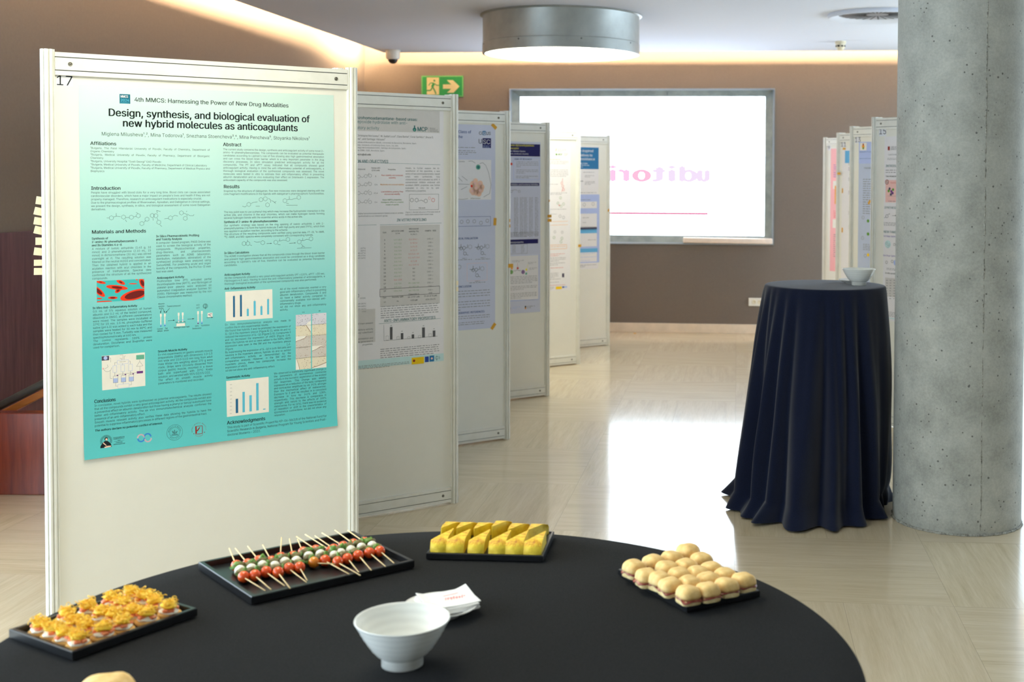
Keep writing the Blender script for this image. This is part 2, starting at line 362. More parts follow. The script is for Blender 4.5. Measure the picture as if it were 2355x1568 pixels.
for a, b in ((q0, q1), (q1, q2), (q2, q3), (q3, q4), (q4, q5), (q5, q0)):
    for k in range(4): j = (k + 1) % 4; bm.faces.new((a[k], a[j], b[j], b[k]))
o = fin('window_frame', bm, ['concrete_frame', 'steel_edge'], win); 
for p in o.data.polygons:
    if p.center.y < .008: p.material_index = 1
bm = bmesh.new()
for x in (.73, 1.64): bx(bm, (x, .0405, WZ1 - .047), (.004, .006, .055))
fin('frame_joint', bm, 'groove', win)
pyd('pane', [(.09, .085, WZ0 + .08), (WL - .085, .085, WZ0 + .08), (WL - .085, .085, WZ1 - .07), (.09, .085, WZ1 - .07)], [(0, 1, 2, 3)], 'pane_light', win)
WMI = (Matrix.Translation(win.location) @ Matrix.Rotation(win.rotation_euler.z, 4, 'Z')).inverted()
def on_win(x, y, d=.083):
    a = WMI @ CAMP; b = (WMI.to_3x3() @ ray(x, y)); return a + b * ((d - a.y) / b.y)
# ------------------------------------------------------------------ lettering: glyph outlines turned into flat printed faces
try:
    FONT = bpy.data.fonts.load(os.path.join(bpy.utils.system_resource('DATAFILES'), 'fonts', 'Inter.woff2'))
except Exception:
    FONT = None
CHARS = 'ABCDEFGHIJKLMNOPQRSTUVWXYZabcdefghijklmnopqrstuvwxyz0123456789.,:;-–+/%()<>@"\'&=_~°µβ²³¹⁴⁵ªßúáАБВГДИКЛМНОПРСТУФХЧШЬЯñçº'
GL = {}
def fill_outline(me):
    """triangles inside the closed outlines of one glyph (non-zero winding)"""
    from mathutils.geometry import delaunay_2d_cdt
    co = [Vector((p.co.x, p.co.y)) for p in me.vertices]; ed = [tuple(e.vertices) for e in me.edges]
    if not ed: return [], []
    nxt = {}
    for a, b in ed: nxt.setdefault(a, []).append(b); nxt.setdefault(b, []).append(a)
    seen, segs = set(), []
    for st in range(len(co)):
        if st in seen or st not in nxt: continue
        loop = [st]; seen.add(st); cur = st
        step = st + 1 if st + 1 in nxt[st] else nxt[st][0]
        while step is not None and step not in seen:
            loop.append(step); seen.add(step); q = [k for k in nxt[step] if k not in seen]; step = q[0] if q else None
        segs += [(co[p], co[q]) for p, q in zip(loop, loop[1:] + loop[:1])]
    V, E_, Fc = delaunay_2d_cdt(co, ed, [], 0, 1e-5)[:3]
    out = []
    for f in Fc:
        c = sum((V[k] for k in f), Vector((0, 0))) / len(f); w = 0
        for p, q in segs:
            if (p.y <= c.y) != (q.y <= c.y):
                x = p.x + (c.y - p.y) / (q.y - p.y) * (q.x - p.x)
                if x > c.x: w += 1 if q.y > p.y else -1
        if w: out.append(tuple(f))
    return [(p.x, p.y) for p in V], out
def build_glyphs():
    cs = []
    def mk(t, res, fill='NONE'):
        c = bpy.data.curves.new('g', 'FONT'); c.body = t; c.size = 1; c.resolution_u = res; c.fill_mode = fill
        if FONT: c.font = FONT
        o = bpy.data.objects.new('g', c); C.objects.link(o); cs.append(o); return o
    hh = mk('HH', 1); jobs = [(ch, mk(ch, 3), mk('H' + ch + 'H', 1)) for ch in CHARS] + [(' ', None, mk('H H', 1))]
    h1 = mk('H', 1)
    bpy.context.view_layer.update(); dg = bpy.context.evaluated_depsgraph_get()
    w0 = hh.dimensions.x; hm = bpy.data.meshes.new_from_object(h1.evaluated_get(dg)); K = .727 / max(p.co.y for p in hm.vertices); bpy.data.meshes.remove(hm)      # an em whose capitals are .727 high
    for ch, o, o2 in jobs:
        v, f = [], []
        if o:
            me = bpy.data.meshes.new_from_object(o.evaluated_get(dg)); v, f = fill_outline(me); bpy.data.meshes.remove(me)
            v = [(p[0] * K, p[1] * K) for p in v]
        GL[ch] = (v, f, (o2.dimensions.x - w0) * K)
    for o in cs:
        c = o.data; bpy.data.objects.remove(o); bpy.data.curves.remove(c)
build_glyphs()
def twidth(t): return sum(GL.get(c, GL['x'])[2] for c in t)
class Ink:
    """flat prints gathered into one mesh per part"""
    def __init__(s): s.v = []; s.f = []
    def poly(s, pts): n = len(s.v); s.v += [tuple(p) for p in pts]; s.f.append(tuple(range(n, n + len(pts))))
    def text(s, t, x, y, em, hx=1, bold=0, gap=0, mirror=1, slant=0):
        if bold > .05: shifts = [(q * bold * em, 0) for q in (-1, -.67, -.33, 0, .33, .67, 1)] + [(0, bold * em * .4), (0, -bold * em * .4)]
        else: shifts = ((0, 0),) if not bold else ((-bold * em, 0), (0, bold * em * .5), (bold * em, 0))
        for ch in t:
            v, f, a = GL.get(ch, GL['x'])
            for sh, sv in shifts:
                n = len(s.v); s.v += [(x + mirror * (p[0] * em * hx + sh + slant * p[1] * em), y + p[1] * em + sv) for p in v]; s.f += [tuple(i + n for i in q) for q in f]
            x += mirror * (a * em * hx + (gap if ch == ' ' else 0))
        return x
    def line(s, pts, w):
        for (ax, ay), (bx_, by) in zip(pts, pts[1:]):
            dx, dy = bx_ - ax, by - ay; L = math.hypot(dx, dy)
            if L < 1e-9: continue
            nx, ny = -dy / L * w / 2, dx / L * w / 2
            s.poly([(ax + nx, ay + ny), (bx_ + nx, by + ny), (bx_ - nx, by - ny), (ax - nx, ay - ny)])
    def rect(s, x0, y0, x1, y1): s.poly([(x0, y0), (x1, y0), (x1, y1), (x0, y1)])
    def disc(s, x, y, r, n=20, ry=None): s.poly([(x + r * math.cos(2 * PI * k / n), y + (ry or r) * math.sin(2 * PI * k / n)) for k in range(n)])
    def ring(s, x, y, r, w, a0=0, a1=2 * PI, n=28): s.line([(x + r * math.cos(a0 + (a1 - a0) * k / n), y + r * math.sin(a0 + (a1 - a0) * k / n)) for k in range(n + 1)], w)
    def hexa(s, x, y, r, w, a0=PI / 6): s.line([(x + r * math.cos(a0 + PI / 3 * k), y + r * math.sin(a0 + PI / 3 * k)) for k in range(7)], w)
# letters on the backlit window
def win_letters():
    z0 = on_win(1500, 416.5); sc = (on_win(1500, 400).z - on_win(1500, 410).z) / 10   # metres per pixel
    def run(t, px_right, px_left, mat, name, cut=0):
        k = Ink(); em = 47 * sc; xr = on_win(px_right, 416).x; xl = on_win(px_left, 416).x
        hx = (xr - xl) / (twidth(t) * em); k.text(t, xr, 0, em, hx, .1, 0, -1)
        pyd(name, [(p[0], .083, z0.z + p[1]) for p in k.v], k.f, mat, win)
    for t, r, l, mat in (('u', 1632, 1604, 'letter_pale'), ('d', 1604, 1560, 'letter_pale'), ('i', 1556, 1534, 'letter_pale'), ('t', 1530, 1498, 'letter_pale'),
                         ('o', 1497, 1454, 'letter_rose'), ('r', 1449, 1422, 'letter_pink'), ('i', 1418, 1400, 'letter_pink')):
        run(t, r, l, mat, 'letter')
    a = on_win(1345, 489.5); b = on_win(1628, 491); w = 5.2 * sc
    pyd('underline', [(a.x, .083, a.z - w / 2), (b.x, .083, a.z - w / 2), (b.x, .083, a.z + w / 2), (a.x, .083, a.z + w / 2)], [(0, 1, 2, 3)], 'line_rose', win)
win_letters()
# ------------------------------------------------------------------ display panels
PH, PLEN = 2.0, 1.0
def octo(bm, cx, cy, r, z0, z1):
    """grooved eight-sided post"""
    prof = []
    for k in range(8):
        a0 = PI / 8 + k * PI / 4; a1 = a0 + PI / 4
        p0 = Vector((math.cos(a0), math.sin(a0))) * r; p1 = Vector((math.cos(a1), math.sin(a1))) * r
        nrm = Vector((math.cos((a0 + a1) / 2), math.sin((a0 + a1) / 2)))
        prof += [p0, p0.lerp(p1, .36), p0.lerp(p1, .36) - nrm * .006, p0.lerp(p1, .64) - nrm * .006, p0.lerp(p1, .64)]
    n = len(prof); lo = [bm.verts.new((cx + p.x, cy + p.y, z0)) for p in prof]; hi = [bm.verts.new((cx + p.x, cy + p.y, z1)) for p in prof]
    for k in range(n): j = (k + 1) % n; bm.faces.new((lo[k], lo[j], hi[j], hi[k]))
    bm.faces.new(hi); bm.faces.new(lo[::-1])
def make_panel(L, ang, label, length=PLEN):
    t = thing('display_panel', label, 'display panel', (L[0], L[1], 0), ang, 'poster display panels')
    for x in (0, length):
        bm = bmesh.new(); octo(bm, x, 0, .0217, 0, PH); fin('post', bm, 'panel_metal', t)
    x0, x1 = .02, length - .02
    for zc in (PH - .008 - .0365, .008 + .0365):
        bm = bmesh.new()
        y = .0125
        zs = [-.0365, -.0225, -.0225, -.0195, -.0195, .0195, .0195, .0225, .0225, .0365]
        ys = [y, y, y - .005, y - .005, y, y, y - .005, y - .005, y, y]
        ring = [(-b, zc + a) for a, b in zip(zs, ys)] + [(b, zc + a) for a, b in zip(zs[::-1], ys[::-1])]
        A = [bm.verts.new((x0, p[0], p[1])) for p in ring]; B = [bm.verts.new((x1, p[0], p[1])) for p in ring]
        n = len(ring)
        for k in range(n): j = (k + 1) % n; bm.faces.new((A[k], A[j], B[j], B[k]))
        bm.faces.new(A[::-1]); bm.faces.new(B)
        r = fin('rail', bm, ['panel_metal', 'groove'], t)
        for p in r.data.polygons:
            if abs(p.normal.y) > .5 and abs(p.center.y) < .009: p.material_index = 1
        for x in (x0 + .045, x1 - .045):
            bm = bmesh.new()
            lathe(bm, [(0, .0145), (.0022, .0145), (.003, .0132), (.0042, .0132), (.0052, .0148), (.0066, .0140), (.0068, .0120)], 16)
            bmesh.ops.transform(bm, matrix=Matrix.Translation((x, 0, zc)) @ Matrix.Rotation(PI / 2, 4, 'X'), verts=bm.verts)
            fin('screw', bm, 'screw', r, True)
    bm = bmesh.new(); bx(bm, (length / 2, 0, PH / 2), (length - .036, .006, PH - .1), 0); fin('board', bm, 'panel_board', t)
    return t
class Frame:
    """panel-local coordinates (u along the panel, v up) of a pixel on the panel's front"""
    def __init__(s, panel, off=.0035):
        s.p = panel; s.M = Matrix.Translation(panel.location) @ Matrix.Rotation(panel.rotation_euler.z, 4, 'Z'); s.I = s.M.inverted(); s.off = off
    def uv(s, x, y):
        a = s.I @ CAMP; d = s.I.to_3x3() @ ray(x, y); q = a + d * ((-s.off - a.y) / d.y); return Vector((q.x, q.z))
    def scale(s, x, y): return abs(s.uv(x, y).y - s.uv(x, y + 1).y)
a_left = math.radians(35.8)
lp = atz(108.5, 113, PH); rp = atz(808, 156, PH)
panels = {}
panels[1] = make_panel(lp, math.atan2(rp.y - lp.y, rp.x - lp.x), 'white display panel numbered 17 with the turquoise poster, nearest the food table', (rp - lp).length)
for k, (x, y, lb) in {2: (1043.5, 217, 'white display panel just behind panel 17, holding the grey and teal poster'), 3: (1166, 255, 'white display panel with the lilac grey poster held by orange tape'),
                      4: (1258.7, 280.7, 'grey shaded display panel holding the poster with dark navy bands'), 5: (1329.6, 299.6, 'display panel lit yellow by the round ceiling lamp'),
                      6: (1399, 311, 'display panel with the blue headed poster, nearest the backlit window')}.items():
    r = atz(x, y, PH); panels[k] = make_panel(r - Vector((math.cos(a_left), math.sin(a_left), 0)) * PLEN, a_left, lb)
a_right = math.radians(-54)
for k, (x, y, lb) in {15: (2011.8, 269.5, 'display panel numbered 15, partly hidden by the concrete column'), 13: (1960.5, 290.5, 'display panel numbered 13 with the slate blue poster'),
                      11: (1929.3, 305.4, 'display panel numbered 11 with orange tape along its poster'), 9: (1898.3, 316, 'display panel numbered 9 with the pink poster, farthest of the right row')}.items():
    l = atz(x, y, PH); panels[k] = make_panel(l, a_right, lb)
def link_panel(a, b, label):
    """panel closing the zigzag between two of the facing panels"""
    d = (b - a).normalized(); p = a + d * .047; n = (b - a).length - .094
    return make_panel(p, math.atan2(d.y, d.x), label, n)
def ends(k):
    o = panels[k]; x = Vector((math.cos(o.rotation_euler.z), math.sin(o.rotation_euler.z), 0)); return o.location.copy(), o.location + x * PLEN
for a, b, nm in ((1, 2, 'panel 17 and the teal headed panel'), (2, 3, 'the teal headed and lilac poster panels'), (3, 4, 'the lilac and navy poster panels'), (4, 5, 'the navy poster and yellow lit panels'), (5, 6, 'the yellow lit and blue headed panels')):
    link_panel(ends(a)[1], ends(b)[0], 'display panel turned away between ' + nm)
for a, b, nm in ((15, 13, 'panels 15 and 13'), (13, 11, 'panels 13 and 11'), (11, 9, 'panels 11 and 9')):
    link_panel(ends(a)[0], ends(b)[1], 'display panel turned away between ' + nm)
class Poster:
    def __init__(s, pn, uv0, uv1, label, mat='paper_white', quad=None, lift=None, nu=1, nv=1):
        s.fr = Frame(panels[pn]); s.lift = lift or (lambda u, v: 0)
        s.o0 = Vector((min(uv0[0], uv1[0]), min(uv0[1], uv1[1]))); s.o1 = Vector((max(uv0[0], uv1[0]), max(uv0[1], uv1[1])))
        q = quad or [(s.o0.x, s.o0.y), (s.o1.x, s.o0.y), (s.o1.x, s.o1.y), (s.o0.x, s.o1.y)]
        q = [Vector(k) for k in q]
        v = []; f = []
        for j in range(nv + 1):
            for i in range(nu + 1):
                a = q[0].lerp(q[1], i / nu); b = q[3].lerp(q[2], i / nu); v.append(a.lerp(b, j / nv))
        n = len(v)
        fr = [s.loc(p, .0002) for p in v]; bk = [s.loc(p, -.0002) for p in v]
        for j in range(nv):
            for i in range(nu):
                k = j * (nu + 1) + i; f.append((k, k + 1, k + nu + 2, k + nu + 1)); f.append((n + k, n + k + nu + 1, n + k + nu + 2, n + k + 1))
        bd = [i for i in range(nu + 1)] + [j * (nu + 1) + nu for j in range(1, nv + 1)] + [nv * (nu + 1) + i for i in range(nu - 1, -1, -1)] + [j * (nu + 1) for j in range(nv - 1, 0, -1)]
        for a, b in zip(bd, bd[1:] + bd[:1]): f.append((b, a, n + a, n + b))
        s.ob = pyd('poster', fr + bk, f, mat); s.ob.location = s.fr.M @ Vector((s.o0.x, -s.fr.off, s.o0.y)); s.ob.rotation_euler = panels[pn].rotation_euler
        tag(s.ob, label, 'poster', 'research posters on the display panels'); s.layer = 1; s.parts = {}; s.gid = {}; s.split = pn != 1
    def loc(s, p, h):
        w = s.lift(p[0], p[1]); return (p[0] - s.o0.x, -(h + .0004) - w * (1.03 if h > .00021 else 1), p[1] - s.o0.y)
    def ink(s, name, mat, layer=1):
        k = (name, mat, layer, s.gid.get(name, 0))
        if k not in s.parts: s.parts[k] = Ink()
        return s.parts[k]
    def new(s, *names):
        for n in names: s.gid[n] = s.gid.get(n, 0) + 1
    def uv(s, x, y): return s.fr.uv(x, y)
    def sc(s, x, y): return s.fr.scale(x, y)
    def t(s, txt, x, y, em, x1=None, mat='ink', part='printed_text', bold=0, align='L', layer=1, slant=0):
        """one line: baseline at pixel (x, y), em in pixels, optional right end pixel x1"""
        if part in ('headings', 'printed_text', 'title'): s.new(part)
        p = s.uv(x, y); e = em * s.sc(x, y); hx = 1; w = twidth(txt) * e
        if x1 is not None:
            u1 = s.uv(x1, y).x; hx = (u1 - p.x) / w; w = u1 - p.x
        if align == 'R': p.x -= w
        if align == 'C': p.x -= w / 2
        s.ink(part, mat, layer).text(txt, p.x, p.y, e, hx, bold, slant=slant)
    def para(s, lines, x0, y0, x1, pitch, em, mat='ink_soft', part='body_text', bold=0, ragged=(), layer=1):
        """justified lines; those in ragged (and the last) keep their natural width"""
        s.new(part)
        p = s.uv(x0, y0); sc = s.sc(x0, y0); e = em * sc; u1 = s.uv(x1, y0).x; wd = u1 - p.x
        full = [k for k in range(len(lines)) if k != len(lines) - 1 and k not in ragged]
        hx = min([wd / (twidth(lines[k]) * e) for k in full] + [1.12, wd / (twidth(lines[-1]) * e)])
        hx = max(hx, .5)
        for k, t in enumerate(lines):
            w = twidth(t) * e * hx; ns = t.count(' '); g = 0
            if k in full and ns: g = (wd - w) / ns
            s.ink(part, mat, layer).text(t, p.x, p.y - k * pitch * sc, e, hx, bold, g)
    def greek(s, x0, y0, x1, pitch, n, h, mat='ink_grey', part='fine_print', last=.6, layer=1):
        """lines too small to read: runs of short word-long dashes"""
        s.new(part); mat = 'ink_grey' if mat == 'ink_soft' else mat
        p = s.uv(x0, y0); sc = s.sc(x0, y0); u1 = s.uv(x1, y0).x; k = s.ink(part, mat, layer)
        for i in range(n):
            u = p.x; end = u1 if i < n - 1 or n == 1 else p.x + (u1 - p.x) * last; y = p.y - i * pitch * sc
            while u < end - h * sc * .8:
                w = min(random.uniform(1.2, 5) * h * sc, end - u); k.rect(u, y, u + w, y + h * sc * .52); u += w + h * sc * .9
    def rect(s, a, b, mat, part, layer=1):
        if part in ('figure_card', 'header_band', 'block', 'table_band', 'tissue_picture'): s.new(part)
        p, q = s.uv(*a), s.uv(*b); s.ink(part, mat, layer).rect(min(p.x, q.x), min(p.y, q.y), max(p.x, q.x), max(p.y, q.y)); return p, q
    def frame(s, a, b, w, mat, part, layer=2):
        if s.split: s.new(part)
        p, q = s.uv(*a), s.uv(*b); s.ink(part, mat, layer).line([(p.x, p.y), (q.x, p.y), (q.x, q.y), (p.x, q.y), (p.x, p.y)], w * s.sc(*a))
    def line(s, pts, w, mat='ink_soft', part='diagram', layer=2): s.ink(part, mat, layer).line([tuple(s.uv(*p)) for p in pts], w * s.sc(*pts[0]))
    def hexs(s, lst, r, w=.9, mat='ink_soft', part='diagram', layer=2):
        if s.split: s.new(part)
        for x, y in lst: p = s.uv(x, y); e = s.sc(x, y); s.ink(part, mat, layer).hexa(p.x, p.y, r * e, w * e)
    def disc(s, x, y, r, mat, part='diagram', layer=2): p = s.uv(x, y); s.ink(part, mat, layer).disc(p.x, p.y, r * s.sc(x, y))
    def arrow(s, a, b, w=.7, mat='ink', part='diagram', hd=4):
        s.new(part); s.line([a, b], w, mat, part); d = Vector((b[0] - a[0], b[1] - a[1])).normalized(); n_ = Vector((-d.y, d.x))
        e = Vector(b); s.ink(part, mat, 2).poly([tuple(s.uv(*p)) for p in (e, e - d * hd + n_ * hd * .35, e - d * hd - n_ * hd * .35)])
    def bars(s, lst, mat, part='chart', layer=3):
        for x0, x1, y0, y1 in lst:
            if s.split: s.new(part)
            s.rect((x0, y0), (x1, y1), mat, part, layer)
    def done(s):
        named = {}
        for (name, mat, layer, gid), k in s.parts.items():
            if k.v: named.setdefault((name, gid), []).append((mat, layer, k))
        for (name, gid), lst in named.items():
            v = []; f = []; mi = []; mats = []
            for mat, layer, k in lst:
                if mat not in mats: mats.append(mat)
                n = len(v); v += [s.loc(p, .0002 + .00012 * layer) for p in k.v]; f += [tuple(i + n for i in q) for q in k.f]; mi += [mats.index(mat)] * len(k.f)
            o = pyd(name, v, f, mats, s.ob); o.data.polygons.foreach_set('material_index', mi)
# ------------------------------------------------------------------ number cards
def card(pn, txt, a, b, em, label):
    fr = Frame(panels[pn]); p, q = fr.uv(*a), fr.uv(*b); k = Ink(); sc = fr.scale(*a)
    x0, x1, z0, z1 = p.x, q.x, q.y, p.y
    o = pyd('number_card', [(0, 0, 0), (x1 - x0, 0, 0), (x1 - x0, 0, z1 - z0), (0, 0, z1 - z0), (0, .0004, 0), (x1 - x0, .0004, 0), (x1 - x0, .0004, z1 - z0), (0, .0004, z1 - z0)],
            [(0, 1, 2, 3), (7, 6, 5, 4), (0, 4, 5, 1), (1, 5, 6, 2), (2, 6, 7, 3), (3, 7, 4, 0)], 'card')
    o.location = fr.M @ Vector((x0, -.0035, z0)); o.rotation_euler = panels[pn].rotation_euler
    e = em * sc; w = twidth(txt) * e; k.text(txt, (x1 - x0 - w) / 2, (z1 - z0 - e * .72) / 2, e)
    pyd('number', [(v[0], -.0003, v[1]) for v in k.v], k.f, 'ink', o)
    return tag(o, label, 'number card', 'number cards on the panels')
card(17 and 1, '17', (129, 171.5), (167.5, 199), 30.5, 'white card printed 17 in the corner of the nearest panel')
card(15, '15', (2022, 291), (2038, 313), 18.5, 'white card printed 15 on the panel beside the column')
card(13, '13', (1966.5, 313), (1979, 329.5), 15.5, 'white card printed 13 above the slate blue poster')
card(11, '11', (1934.5, 324), (1945, 340), 14, 'white card printed 11 above an orange tape strip')
card(9, '9', (1903, 333), (1910.5, 346), 11, 'white card printed 9 above the pink poster')
# ------------------------------------------------------------------ poster 17
fr1 = Frame(panels[1])
Q = [fr1.uv(193, 1057), fr1.uv(775, 978), fr1.uv(767, 219), fr1.uv(180, 195)]
zb = min(Q[0].y, Q[1].y)
def curl(u, v):
    t = max(0, (zb + .085 - v) / .085); return .008 * t * t
P = Poster(1, (Q[0].x, min(Q[0].y, Q[1].y)), (Q[1].x, max(Q[2].y, Q[3].y)), 'turquoise poster about anticoagulants with black text and charts on panel 17', 'paper_turquoise', Q, curl, 4, 110)
_rect = Ink.rect
b = .02
P.rect((274.7, 216), (299.5, 238.8), 'logo_teal', 'event_badge')
P.t('MMCS', 277, 224.2, 7.5, 294.5, 'ink_white', 'event_badge', .03, layer=2); P.t('2024', 277, 233.2, 8.6, 297, 'fill_sky', 'event_badge', .03, layer=2); P.t('Conference', 277, 237.3, 4, 297, 'fill_sky', 'event_badge', layer=2)
P.t('4th MMCS: Harnessing the Power of New Drug Modalities', 308.7, 233.4, 13.4, 663.5, 'ink_soft', 'title', .018)
P.t('Design, synthesis, and biological evaluation of', 248.5, 266.6, 23.2, 712, 'ink', 'title', .03)
P.t('new hybrid molecules as anticoagulants', 281.5, 290.9, 23.2, 685, 'ink', 'title', .03)
P.t('Miglena Milusheva¹·², Mina Todorova¹, Snezhana Stoencheva³·⁴, Mina Pencheva⁵, Stoyanka Nikolova¹'.replace('·', ','), 233, 311.5, 11.2, 712, 'ink_soft', 'title')
hd = lambda t, x, y, x1, em=10.8: P.t(t, x, y, em, x1, 'ink', 'headings', .025)
sh = lambda t, x, y, x1, em=6.6: P.t(t, x, y, em, x1, 'ink', 'headings', .03)
hd('Affiliations', 207.3, 333.2, 267.5)
P.para(['¹Bulgaria, The Paisii Hilendarski University of Plovdiv, Faculty of Chemistry, Department of', 'Organic Chemistry', '²Bulgaria, Medical University of Plovdiv, Faculty of Pharmacy, Department of Bioorganic', 'Chemistry',
        '³Bulgaria, University Hospital "Sveti Georgi" EAD Plovdiv', '⁴Bulgaria, Medical University of Plovdiv, Faculty of Medicine, Department of Clinical Laboratory', '⁵Bulgaria, Medical University of Plovdiv, Faculty of Pharmacy, Department of Medical Physics and', 'Biophysics'],
       207.5, 342.2, 482.3, 7.6, 6.1, ragged=(1, 3, 4, 5))
hd('Introduction', 209.2, 436.5, 277.5)
P.para(['People have struggled with blood clots for a very long time. Blood clots can cause associated', "cardiovascular disorders, which have a major impact on people's lives and health if they are not", 'properly managed. Therefore, research on anticoagulant medications is especially crucial.',
        'Due to the pharmacological profiles of Rivaroxaban, Apixaban, and Dabigatran in clinical settings,', 'we present the design, synthesis, in silico, and biological assessment of some novel Dabigatran', 'derivatives.'], 209, 444.9, 483, 7.75, 6.2, ragged=(2,))
hd('Materials and Methods', 210.6, 537.3, 336)
sh('Synthesis of', 210.8, 551, 248.5); sh('2-amino-N-phenethylbenzamide 3', 210.8, 558.8, 315); sh('and Its Diamides 4 a-d.', 210.8, 566.5, 281)
P.para(['A mixture of isatoic anhydride (1.63 g, 10', 'mmol) and 2-phenethylamine (2.10 mL, 15', 'mmol) in dichloromethane (30 mL) was stirred', 'overnight at rt. The resulting solution was', 'filtered on the neutral Al2O3 and concentrated.', 'Then the obtained hybrid is applied in an',
        'acylation reaction with acyl chlorides in the', 'presence of triethylamine. Spectral data', 'confirmed the structure of all the synthesized', 'compounds.'], 211.2, 574.5, 347.3, 7.6, 6.3)
sh('In Silico Pharmacokinetic Profiling', 358.8, 545.6, 458); sh('and Toxicity Analysis', 358.8, 552.8, 418.5)
P.para(['A computer-based program, PASS Online was', 'used to screen the biological activity of the', 'compounds. Physicochemical properties,', 'drug-likeness, and pharmacokinetic', 'parameters such as ADME (absorption,', 'distribution, metabolism, elimination) of the', 'synthesized prodrugs were analyzed using',
        'SwissADME. For predicting acute and organ', 'toxicity of the compounds, the ProTox-II web', 'tool was used.'], 358.9, 560.6, 484.5, 7.36, 6.3)
sh('Anticoagulant Activity', 360.8, 641.5, 423.5)
P.para(['Prothrombin time (PT) activated partial', 'thromboplastin time (APTT), and fibrinogen of', 'platelet-poor plasma were analyzed on', 'automated coagulation analyzer Sysmex SC', '2000i. Fibrinogen was measured by the von', 'Clauss chronometric method.'], 360.8, 649, 486.5, 7.3, 6.3)
sh('In Vitro Anti-Inflammatory Activity', 213, 710.8, 315.5)
P.para(['0.5 mL of 5% aqueous solution of human', 'albumin and 0.2 mL of the tested compound,', 'dissolved in DMSO, at different concentrations', 'were mixed. The samples were incubated at', '37ºC for 15 min. 2.5 mL phosphate-buffered', 'saline (pH 6.3) was added to each tube and the', 'samples were heated for 30 min to 80ºC and',
        'then cooled for 5 min. Turbidity was measured', 'spectrophotometrically at 660 nm.', 'The control represents 100% protein', 'denaturation. Diclofenac and Ibuprofen were', 'used for comparison.'], 213.3, 718.6, 349, 7.55, 6.4, ragged=(8,))
sh('Smooth Muscle Activity', 362.9, 810.4, 430.5)
P.para(['Ex vivo experiments on gastric smooth muscle', 'preparations (SMPs) with dimensions 1.0–1.5', 'mm wide and 10.0–12.0 mm long from adult', 'male Wistar rats weighing about 270 g were', 'made. Strips were circularly dissected from', 'corpus gastric muscle, mounted in a tissue', 'bath and superfused with 37ºC Krebs', 'solution, and aerated with 95% O2/5% CO2.',
        'The effect on smooth muscle activity', 'parameters is monitored and recorded.'], 363.2, 817.8, 488.7, 7.35, 6.4, ragged=(7,))
hd('Conclusions', 216.8, 927, 266)
P.para(['In conclusion, novel hybrids were synthesized as potential anticoagulants. The results showed', 'that all the compounds exhibit a very good anticoagulant activity. All the compounds exhibit also', 'a preventive effect on albumin denaturation but those having a phenyl or benzyl substituent have', 'better anti-inflammatory activity. The ex vivo immunohistochemical analysis confirmed the',
        'presence of an anti-inflammatory effect.', 'Smooth muscle relaxant activity also verifies these data showing the hybrids to have the', 'potential to suppress inflammatory processes in different regions of the gastrointestinal tract.'], 217, 935.2, 486, 7.75, 6.6, ragged=(4,))
sh('The authors declare no potential conflict of interest.', 218.2, 992.6, 374)
hd('Abstract', 512.8, 335.8, 555)
P.para(['The current study concerns the design, synthesis and anticoagulant activity of some novel 2-', 'amino-N-phenethylbenzamides. The compounds can be evaluated as potential therapeutic', "candidates according to Lipinski's rule of five showing also high gastrointestinal absorption", 'and can cross the blood-brain barrier which is a very important parameter in the drug', 'discovery processes. In silico simulation predicted anticoagulant activity for all the',
        'compounds. The PT and aPTT assay indicated that all compounds showed good', 'anticoagulant activity. Having in mind the anti-inflammatory potential of anticoagulants, a', 'thorough biological evaluation of the synthesized compounds was assessed. The novel', 'molecules were tested in vitro to estimate their anti-inflammatory effect in preventing', 'albumin denaturation and ex vivo evaluating their effect on Interleukin-1 expression. The', 'antioxidant capacity of the compounds was also assessed.'], 512.9, 345.3, 745, 7.08, 5.9)
hd('Results', 514, 432.8, 551)
P.para(['Inspired by the structure of dabigatran, five new molecules were designed starting with the', "core fragment modifications in the ligands with dabigatran's pharmacophoric functionalities."], 514, 441.2, 745.7, 6.9, 5.9)
P.para(['The key point was to use a phenyl ring which may increase the hydrophobic interaction in the', 'active site, and chlorine in the acyl chlorides, which can make hydrogen bonds forming', 'several hydrogen bonds with the essential amino acids in the active site.'], 514.7, 489.7, 746, 6.75, 5.9)
sh('Synthesis of 2-amino-N-phenethylbenzamides', 514.8, 512.8, 638.5)
P.para(['Our synthetic strategy was based on the ring opening of isatoic anhydride 1 with 2-', 'phenylethylamine 2 to form the hybrid molecule 3 with high purity and yield (99%), which then', 'was applied in acylation reaction, according to the scheme.', 'The structure of the resulting compounds were verified using spectral data. FT-IR, ¹H-NMR,', '¹³C-NMR, and MS-spectra were completely consistent with corresponding hybrids.'], 515, 520.4, 746, 6.75, 5.9, ragged=(2,))
sh('In Silico Calculations', 515.5, 584.2, 573)
P.para(['The ADME investigation shows that all the compounds cross through the blood-brain barrier', 'and present high gastrointestinal absorption and could be considered as a drug candidate', "according to Lipinski's rule of five, therefore can be evaluated as potential therapeutic", 'candidates.'], 515.5, 591.5, 746.7, 6.9, 5.9)
sh('Anticoagulant Activity', 516, 634.2, 575)
P.para(['All the compounds showed a very good anticoagulant activity (PT >120%, aPTT  >35 sec,', 'Fibrinogen>4.5 sec). Having in mind the anti-inflammatory potential of anticoagulants, a', 'thorough biological evaluation of the synthesized compounds was also performed.'], 516, 641.3, 747, 6.75, 5.9)
sh('Anti-Inflammatory Activity', 516.2, 666.2, 587)
P.para(['All of the novel molecules exerted a very', 'good anti-inflammatory effect in preventing', 'albumin denaturation. Compounds 3 and', '4b have a better activity compared to', 'commersially available non-steroid anti-', 'inflammatory drugs.', '4d did not show any anti-inflammatory', 'activity.'], 643.5, 666.8, 750, 6.85, 6, ragged=(5,))
